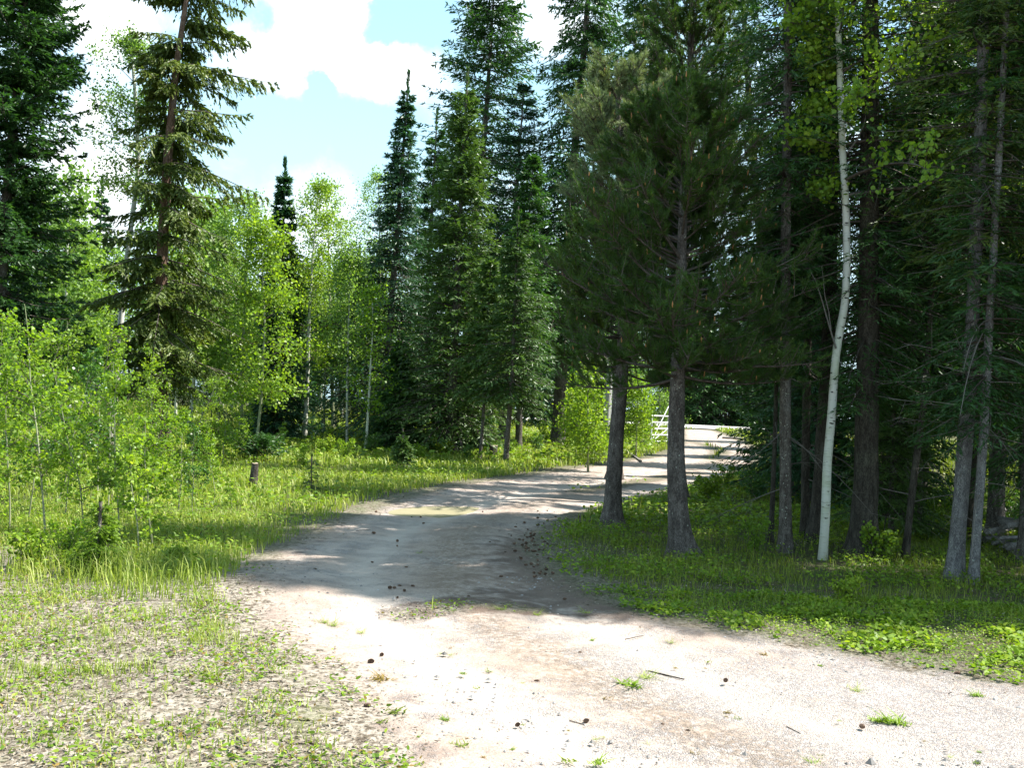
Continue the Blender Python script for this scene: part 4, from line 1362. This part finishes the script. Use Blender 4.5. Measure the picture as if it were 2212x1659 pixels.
def gate():
    Yg = 42.0
    A = at_depth(1406, 957, Yg)
    A[2] = gz(A[0], Yg)
    B = at_depth(1474, 950, Yg + 3.0)
    root = empty('farm_gate', tuple(A), 'open white metal tube gate at the end of the track', 'gate')
    dx, dy = B[0] - A[0], B[1] - A[1]
    M_W = plain('white_gate_paint', (.74, .75, .74), .45, var=.06)
    ang = math.atan2(dy, dx)
    L = math.hypot(dx, dy)

    def tb(name, pts, r):
        P = np.array([[p[0] * math.cos(ang), p[0] * math.sin(ang), p[1]] for p in pts])
        Geo().add(*tubes(P, np.full(len(P), r), 8)).build(name, M_W, root)
    for k in range(5):
        z = .12 + k * .27
        tb('bar', [(0.02, z), (L, z)], .028)
    tb('upright', [(L * .5, .1), (L * .5, 1.22)], .022)
    tb('upright', [(0.0, .05), (0.0, 1.24)], .03)
    tb('upright', [(L, .0), (L, 1.85)], .04)
    tb('brace', [(0.03, .1), (L * .55, 1.78)], .018)
    tb('brace', [(0.03, .1), (L * .98, 1.2)], .016)


gate()
x, y = ground_at(1493, 925)


def log(name, label, cat, pts, r, group=None, mat=None, lift=.0, wob=.05):
    P = np.array([[*ground_at(u, v), 0] for u, v in pts])
    P[:, 2] = terrain(P[:, 0], P[:, 1]) + r * .8 + np.array([lift] * len(P) if np.isscalar(lift) else lift)
    base = P[0].copy()
    t = np.linspace(0, 1, 12)
    Q = np.stack([np.interp(t, np.linspace(0, 1, len(P)), P[:, k]) for k in range(3)], -1) - base
    rr = r * (1 - .4 * t)
    V, F = tubes(Q, rr, 9)
    Vr = V.reshape(12, 9, 3)
    n = len(V)
    g = Geo().add(V, F)
    for e, row in ((0, Vr[0]), (1, Vr[-1])):
        g.add(np.concatenate([[row.mean(0)], row]), [[0, 1 + i, 1 + (i + 1) % 9] for i in range(9)])
    o = g.build(name, mat or M_LOG)
    o.location = base
    tag(o, label, cat, group)
    return o


rg = RNG(300)
for k in range(16):
    u0 = rg.uniform(2125, 2190)
    v0 = rg.uniform(1150, 1200)
    log('fallen_log', 'weathered grey log in the pile at the right edge', 'log', [(u0, v0), (u0 + rg.uniform(40, 130), v0 + rg.uniform(-18, 14))], rg.uniform(.02, .055), 'grey logs piled at the right edge', lift=rg.uniform(0, .3))
for k, (a, bb, lb) in enumerate([((1030, 975), (1068, 968), 'pale fallen log lying in the shade under the columnar fir'), ((960, 955), (1000, 962), 'pale fallen log at the dark foot of the centre group, left of the other'),
                                 ((1290, 980), (1345, 990), 'fallen branch lying in the grass left of the grey-trunk pine'), ((1350, 975), (1385, 1000), 'forked dead branch lying on the verge right of the grey-trunk pine')]):
    log('fallen_log', lb, 'log', [a, bb], .05)
log('fallen_log', 'long pale log resting across the ground beyond the track bend', 'log', [(1560, 948), (1640, 952)], .07)
for k in range(4):
    u0, v0 = rg.uniform(950, 1080), rg.uniform(950, 970)
    log('fallen_log', 'pale dead branch in the shade under the centre firs', 'log', [(u0, v0), (u0 + rg.uniform(-40, 50), v0 + rg.uniform(-8, 8))], .03, 'dead branches under the centre firs')

# twigs on the dirt
for k, (pts, r, lb) in enumerate([([(1575, 1665 - 0), (1640, 1700)], .004, None), ([(1590, 1668), (1650, 1674), (1715, 1686)], .004, None)]):
    pass
stk = [([(1400, 1452), (1440, 1458), (1478, 1466)], .006, 'longest dark stick lying on the sunny dirt right of the centre'), ([(1455, 1545), (1480, 1555)], .005, 'short dark stick lower down on the pale dirt'),
       ([(2050, 1515), (2095, 1523)], .004, 'thin stick near the right edge of the dirt'), ([(105, 1395), (185, 1385)], .007, 'reddish stick lying in the litter on the left'),
       ([(310, 1435), (360, 1448)], .004, 'small stick in the litter left of the dirt edge'), ([(770, 1150), (800, 1146)], .006, None), ([(1350, 1385), (1390, 1378)], .004, None), ([(1230, 1560), (1262, 1568)], .003, None),
       ([(620, 1480), (650, 1470)], .003, None), ([(1700, 1560), (1730, 1575)], .003, None), ([(1880, 1440), (1925, 1446)], .004, None)]
for pts, r, lb in stk:
    log('stick', lb or 'small dry stick lying on the ground', 'stick', pts, r, None if lb else 'small dry sticks on the ground', mat=M_BARK_DARK if lb and 'dark' in lb else M_TWIG)


# pine cones
def cone_mesh():
    g = Geo()
    rng = RNG(310)
    n = 12
    z = np.linspace(0, 1, n)
    R = .016 * np.sin(np.pi * (z * .85 + .1)) + .002
    P = np.stack([z * .055, 0 * z, 0 * z + .014], -1)
    g.add(*tubes(P, R * .8, 8))
    k = 90
    t = (np.arange(k) + .5) / k
    a = np.arange(k) * 2.399
    r = .016 * np.sin(np.pi * (t * .85 + .1)) * .75
    C = np.stack([t * .055, np.cos(a) * r, np.sin(a) * r + .014], -1)
    D = np.stack([.5 + 0 * a, np.cos(a), np.sin(a)], -1)
    g.add(*cards(C, D, rng.normal(0, .2, C.shape) + np.array([1., 0, 0]), .011, .012, LEAF, rng)[:2])
    return g


M_CONE = plain('cone_scales', (.15, .095, .065), .85, scale=80)
c0 = cone_mesh().build('pine_cone', M_CONE)
tag(c0, 'small dark pine cone lying on the dirt track', 'pine cone', 'fallen pine cones')
rg = RNG(320)
cp = []
for k in range(60):
    cp.append((rg.normal(1152, 24), rg.normal(1180, 34)))
for k in range(34):
    cp.append((rg.uniform(800, 1300), rg.uniform(1095, 1330)))
for k in range(14):
    cp.append((rg.uniform(700, 2100), rg.uniform(1350, 1640)))
for k, (u, v) in enumerate(cp):
    x, y = ground_at(u, v)
    o = c0 if k == 0 else c0.copy()
    if k:
        COL.objects.link(o)
    o.location = (x, y, gz(x, y) + .004)
    o.rotation_euler = (rg.uniform(-.2, .2), rg.uniform(-.2, .2), rg.uniform(0, 6.28))
    s = rg.uniform(.42, .8)
    o.scale = (s, s, s)


# small weed tufts on the dirt
def weed_proto(seed, n, L, W, lm, spread=.022):
    rng = RNG(seed)
    a = rng.uniform(0, 6.28, n)
    C = np.stack([rng.normal(0, spread, n), rng.normal(0, spread, n), 0 * a], -1)
    D = np.stack([np.cos(a), np.sin(a), rng.uniform(.1, 1.0, n)], -1)
    L = L * rng.uniform(.35, 1.4, n)
    a0 = rng.uniform(0, 6.28)
    L = L * (1 + .6 * np.cos(a - a0))
    return Geo().add(*cards(C, D, rng.normal(0, .3, C.shape) + np.array([0, 0, 1.]), L * rng.uniform(.5, 1.3, n), W, LEAF, rng, .3)[:2]).build('weed_tuft', lm)


WD = [weed_proto(330, 80, .06, .007, M_COVER), weed_proto(331, 60, .075, .004, M_GRASS), weed_proto(332, 60, .05, .006, M_RED), weed_proto(333, 34, .05, .011, M_GRASS_DARK)]
for w in WD:
    tag(w, 'small weed tuft growing in the dirt', 'weed tuft', 'small weed tufts scattered over the dirt')
wl = [(1362, 1480, 0, 1.6, 'largest green weed tuft on the pale dirt right of centre'), (1395, 1465, 1, 1.2, None), (1310, 1510, 2, .9, None), (1935, 1555, 0, 1.3, 'flat green weed patch low on the dirt at the right'), (1900, 1553, 0, 1.0, None),
      (850, 1560, 3, .9, 'dark leafy weed low on the dirt edge left of centre'), (820, 1580, 3, .6, None), (822, 1490, 2, 1.3, None), (1000, 1625, 3, .6, None), (1030, 1500, 3, .4, None), (1265, 1330, 1, .9, None),
      (720, 1360, 1, 1.0, None), (700, 1355, 1, .8, None), (780, 1375, 1, .8, None), (1290, 1655, 0, .8, None), (960, 1572, 0, .5, None), (1500, 1620, 2, .7, None), (1850, 1490, 1, .8, None), (2110, 1500, 0, .8, None), (1650, 1420, 2, .7, None),
      (1200, 1420, 2, .6, None), (1450, 1395, 1, .6, None), (1760, 1640, 0, .7, None), (1160, 1335, 1, .8, None), (1080, 1325, 1, .9, None), (980, 1330, 1, .7, None), (905, 1195, 1, .8, None), (1230, 1655, 3, .7, None), (1570, 1530, 2, .6, None), (1000, 1470, 0, .5, None)]
for k in range(40):
    wl.append((rg.uniform(900, 2150), rg.uniform(1380, 1650), int(rg.integers(0, 4)), rg.uniform(.2, .42), None))
first = set()
for (u, v, i, sc, lb) in wl:
    x, y = ground_at(u, v)
    w = WD[i]
    if i in first:
        w = w.copy()
        COL.objects.link(w)
    first.add(i)
    w.location = (x, y, gz(x, y) + .004)
    w.rotation_euler = (0, 0, rg.uniform(0, 6.28))
    w.scale = (sc, sc, sc * .8)
    if lb:
        w['label'] = lb
        if 'group' in w.keys():
            del w['group']
    else:
        w['label'] = 'small weed tuft growing in the dirt'
        w['group'] = 'small weed tufts scattered over the dirt'

# ------------------------------------------------------------------ uncountable ground vegetation
rg = RNG(400)


def scatter(y0, y1, dens, xpad=3.0, cond=None, seed=0):
    w0 = .56 * y1 + xpad
    n = int(dens * (y1 - y0) * 2 * w0)
    x = rg.uniform(-w0, w0, n)
    y = rg.uniform(y0, y1, n)
    k = np.abs(x) < .56 * y + xpad
    x, y = x[k], y[k]
    s = sdf(x, y)
    for (pts, w) in STRIPS:
        P = np.array([ground_at(*p) for p in pts])
        d = -sdf(x, y, np.concatenate([P, P[::-1] + 1e-4]))
        s = np.where(d < w * 2, np.minimum(s, (d - w)), s)
    m_ = cond(x, y, s)
    k = rg.random(len(x)) < np.clip(m_, 0, 1)
    return x[k], y[k], s[k]


def blades(g, x, y, h, w, lean=.5, mi=0, rv=None):
    n = len(x)
    a = rg.uniform(0, 6.28, n)
    h = h * rg.uniform(.5, 1.3, n)
    z = terrain(x, y) - .01
    B = np.stack([x, y, z], -1)
    dr = np.stack([np.cos(a), np.sin(a), 0 * a], -1)
    sd = np.stack([-np.sin(a), np.cos(a), 0 * a], -1)
    l1 = rg.uniform(.05, lean, n)
    M = B + dr * (h * l1 * .35)[:, None] + np.array([0, 0, 1.]) * (h * .6)[:, None]
    T = B + dr * (h * l1 * 1.1)[:, None] + np.array([0, 0, 1.]) * (h * (1 - .3 * l1))[:, None]
    w = (w * rg.uniform(.7, 1.3, n))[:, None]
    V = np.stack([B - sd * w * .5, B + sd * w * .5, M + sd * w * .35, M - sd * w * .35, T], 1)
    i = np.arange(n)[:, None] * 5
    rv = rg.random(n) if rv is None else rv
    g.add(V.reshape(-1, 3), i + np.array([0, 1, 2, 3]), mi, np.repeat(rv, 5))
    g.F.append((i + np.array([3, 2, 4]) + (g.n - n * 5), mi))


def ground_leaves(g, x, y, zoff, size, mi=0, aspect=.6, tilt=.5, tmpl=LEAF, rv=None):
    n = len(x)
    a = rg.uniform(0, 6.28, n)
    C = np.stack([x, y, terrain(x, y) + zoff * rg.random(n)], -1)
    D = np.stack([np.cos(a), np.sin(a), rg.normal(.1, tilt * .6, n)], -1)
    Nn = rg.normal(0, tilt, (n, 3)) + np.array([0, 0, 1.])
    L = size * rg.uniform(.5, 1.4, n)
    g.add(*_rep(cards(C, D, Nn, L, L * aspect, tmpl, rg, .25, rv if rv is not None else rg.random(n)), mi))


def _rep(c, mi):
    return c[0], c[1], mi, c[2]


def patch(x, y, sc, th, seed, soft=.12):
    return np.clip((vnoise(x, y, sc, seed) * .65 + vnoise(x, y, sc * .37, seed + 7) * .35 - th) / soft, 0, 1)


left = lambda x, y: np.clip((-x + .3) / .6, 0, 1) * (y < 22)
nearleft = lambda x, y: np.clip((-x + .2) / .5, 0, 1) * np.clip((9.3 - y + .25 * x + 2.6 * (vnoise(x, y, 1.1, 61) - .5)) / .9, 0, 1)
off = lambda s, a=.0: np.clip((-s - a) / .25, 0, 1)

# short grass
g = Geo()
x, y, s = scatter(5.5, 9.5, 1500, cond=lambda x, y, s: (x < -.8) * off(s, .1) * patch(x, y, .35, .62, 81, .05) * (.3 + .7 * nearleft(x, y)))
blades(g, x, y, .09, .006, 1.2)
x, y, s = scatter(7.5, 14, 900, cond=lambda x, y, s: off(s, .1) * (x < 0) * (1 - .85 * nearleft(x, y)) * (.25 + .75 * patch(x, y, 1.1, .3, 11)))
blades(g, x, y, .13, .008, .8)
x, y, s = scatter(14, 24, 260, cond=lambda x, y, s: off(s, .3) * (x < 1.5) * (.35 + .65 * patch(x, y, 2, .35, 12)))
blades(g, x, y, .17, .016, .8)
x, y, s = scatter(24, 44, 80, cond=lambda x, y, s: off(s, .3) * (x < 9))
blades(g, x, y, .24, .035, .8)
x, y, s = scatter(44, 62, 34, cond=lambda x, y, s: off(s, .3) * (x < 14))
blades(g, x, y, .3, .07, .8)
x, y, s = scatter(4, 10.5, 800, cond=lambda x, y, s: (x < 0) * off(s, .15) * nearleft(x, y) * patch(x, y, .45, .36, 13))
blades(g, x, y, .06, .007, 1.3)
x, y, s = scatter(7.6, 9.8, 900, cond=lambda x, y, s: (x < -1.6) * off(s, .1) * np.exp(-(((x + 3.0) / 1.0) ** 2 + ((y - 8.7) / .6) ** 2)))
blades(g, x, y, .24, .007, 1.0)
tag(g.build('grass', [M_GRASS]), 'sunlit yellow-green grass on the left verge', 'grass', kind='stuff')

g = Geo()
x, y, s = scatter(8.0, 14, 520, cond=lambda x, y, s: off(s, .3) * (x > 0) * (.25 + .88 * patch(x, y, 1.0, .42, 14)))
blades(g, x, y, .14, .006, 1.1)
x, y, s = scatter(14, 26, 130, cond=lambda x, y, s: off(s, .2) * (x > 1.2) * (.2 + .8 * patch(x, y, 2, .4, 15)))
blades(g, x, y, .16, .014, .8)
x, y, s = scatter(26, 60, 20, cond=lambda x, y, s: off(s, .2) * (x > 7))
blades(g, x, y, .25, .05, .8)
tag(g.build('woodland_grass', [M_GRASS_DARK]), 'darker grass growing between the trunks on the right', 'grass', kind='stuff')

# low leafy ground cover
g = Geo()
x, y, s = scatter(4.5, 9.0, 2600, cond=lambda x, y, s: off(s, -.05) * (x > .5) * (.25 + .75 * patch(x, y, .5, .30, 21, .2)))
ground_leaves(g, x, y, .07, .028 * (.6 + .9 * patch(x, y, .4, .45, 51)), 0, .6, .65)
x, y, s = scatter(9.5, 14, 1000, cond=lambda x, y, s: off(s, .0) * (x > .2) * (.06 + .94 * patch(x, y, .6, .42, 22, .2)))
ground_leaves(g, x, y, .12, .036, 0, .6, .7)
x, y, s = scatter(14, 24, 240, cond=lambda x, y, s: off(s, .1) * (x > 1.2) * patch(x, y, 1.2, .3, 23))
ground_leaves(g, x, y, .14, .07, 0)
tag(g.build('ground_cover', [M_COVER]), 'bright low leafy ground cover on the right verge', 'ground cover', kind='stuff')

g = Geo()
x, y, s = scatter(3.6, 10.5, 1500, cond=lambda x, y, s: off(s, -.15) * nearleft(x, y) * (.06 + .94 * patch(x, y, .33, .43, 24)))
k = rg.random(len(x)) < .25
ground_leaves(g, x[~k], y[~k], .045, .03, 0, .45, .6)
ground_leaves(g, x[k], y[k], .03, .024, 1, .5, .6)
x, y, s = scatter(8, 14, 420, cond=lambda x, y, s: off(s, .1) * (x < 0) * (1 - nearleft(x, y)) * (.3 + .7 * patch(x, y, .8, .4, 25)))
ground_leaves(g, x, y, .16, .04, 0)
x, y, s = scatter(14, 26, 130, cond=lambda x, y, s: off(s, .4) * (x < 2) * (.3 + .7 * patch(x, y, 1.2, .4, 26)))
ground_leaves(g, x, y, .2, .065, 0)
x, y, s = scatter(26, 45, 34, cond=lambda x, y, s: off(s, .4) * (x < 8))
ground_leaves(g, x, y, .3, .13, 0)
tag(g.build('weeds', [M_COVER, M_RED]), 'low weeds and seedlings among the litter on the left', 'weeds', kind='stuff')

# fallen leaves and litter
g = Geo()
x, y, s = scatter(3.4, 10.5, 2300, cond=lambda x, y, s: np.clip((-s + .25) / .5, 0, 1) * nearleft(x, y) * (.15 + .85 * patch(x, y, .5, .33, 31)))
ground_leaves(g, x, y, .014, .020, 0, .42, .45)
x, y, s = scatter(3.4, 12, 260, cond=lambda x, y, s: np.exp(-(s / .35) ** 2) * (.2 + .8 * patch(x, y, .5, .4, 32)))
ground_leaves(g, x, y, .008, .02, 0, .5, .3)
x, y, s = scatter(5, 15, 420, cond=lambda x, y, s: off(s, -.1) * (x > .3) * patch(x, y, .9, .42, 35))
ground_leaves(g, x, y, .03, .026, 0, .35, .4)
x, y, s = scatter(3.2, 9, 50, cond=lambda x, y, s: (s > 0) * (.15 + patch(x, y, .8, .55, 33)))
ground_leaves(g, x, y, .004, .014, 0, .4, .2)
x, y, s = scatter(9, 22, 60, cond=lambda x, y, s: np.exp(-((s + .3) / .6) ** 2))
ground_leaves(g, x, y, .01, .035, 0, .5, .3)
tag(g.build('leaf_litter', [M_DRY]), 'dry fallen leaves and litter strewn along the dirt edge', 'leaf litter', kind='stuff')

# stones pressed into the dirt
g = Geo()
x, y, s = scatter(3.2, 9.5, 420, cond=lambda x, y, s: (s > .1) * (.08 + patch(x, y, 1.3, .5, 41) * .9 * np.clip((x + 1) / 2, .1, 1)))
n = len(x)
oct_ = np.array([[1, 0, 0], [0, 1, 0], [-1, 0, 0], [0, -1, 0], [0, 0, 1], [0, 0, -1.]])
of = np.array([[0, 1, 4], [1, 2, 4], [2, 3, 4], [3, 0, 4]])
sz = .0045 * np.exp(rg.normal(0, .62, n))
V = oct_[None] * sz[:, None, None] * rg.uniform(.6, 1.3, (n, 6, 1)) * np.array([1.2, 1, .8]) + np.stack([x, y, terrain(x, y) + .006], -1)[:, None]
g.add(V.reshape(-1, 3), (np.arange(n)[:, None, None] * 6 + of).reshape(-1, 3), 0, np.repeat(rg.random(n), 6))
M_ST = leaf_mat('gravel_stone', [(.10, .095, .09), (.25, .235, .225), (.45, .44, .44)], .0, .85, .2)
tag(g.build('gravel', M_ST, smooth_shade=False), 'loose grey gravel strewn over the dirt', 'gravel', kind='stuff')
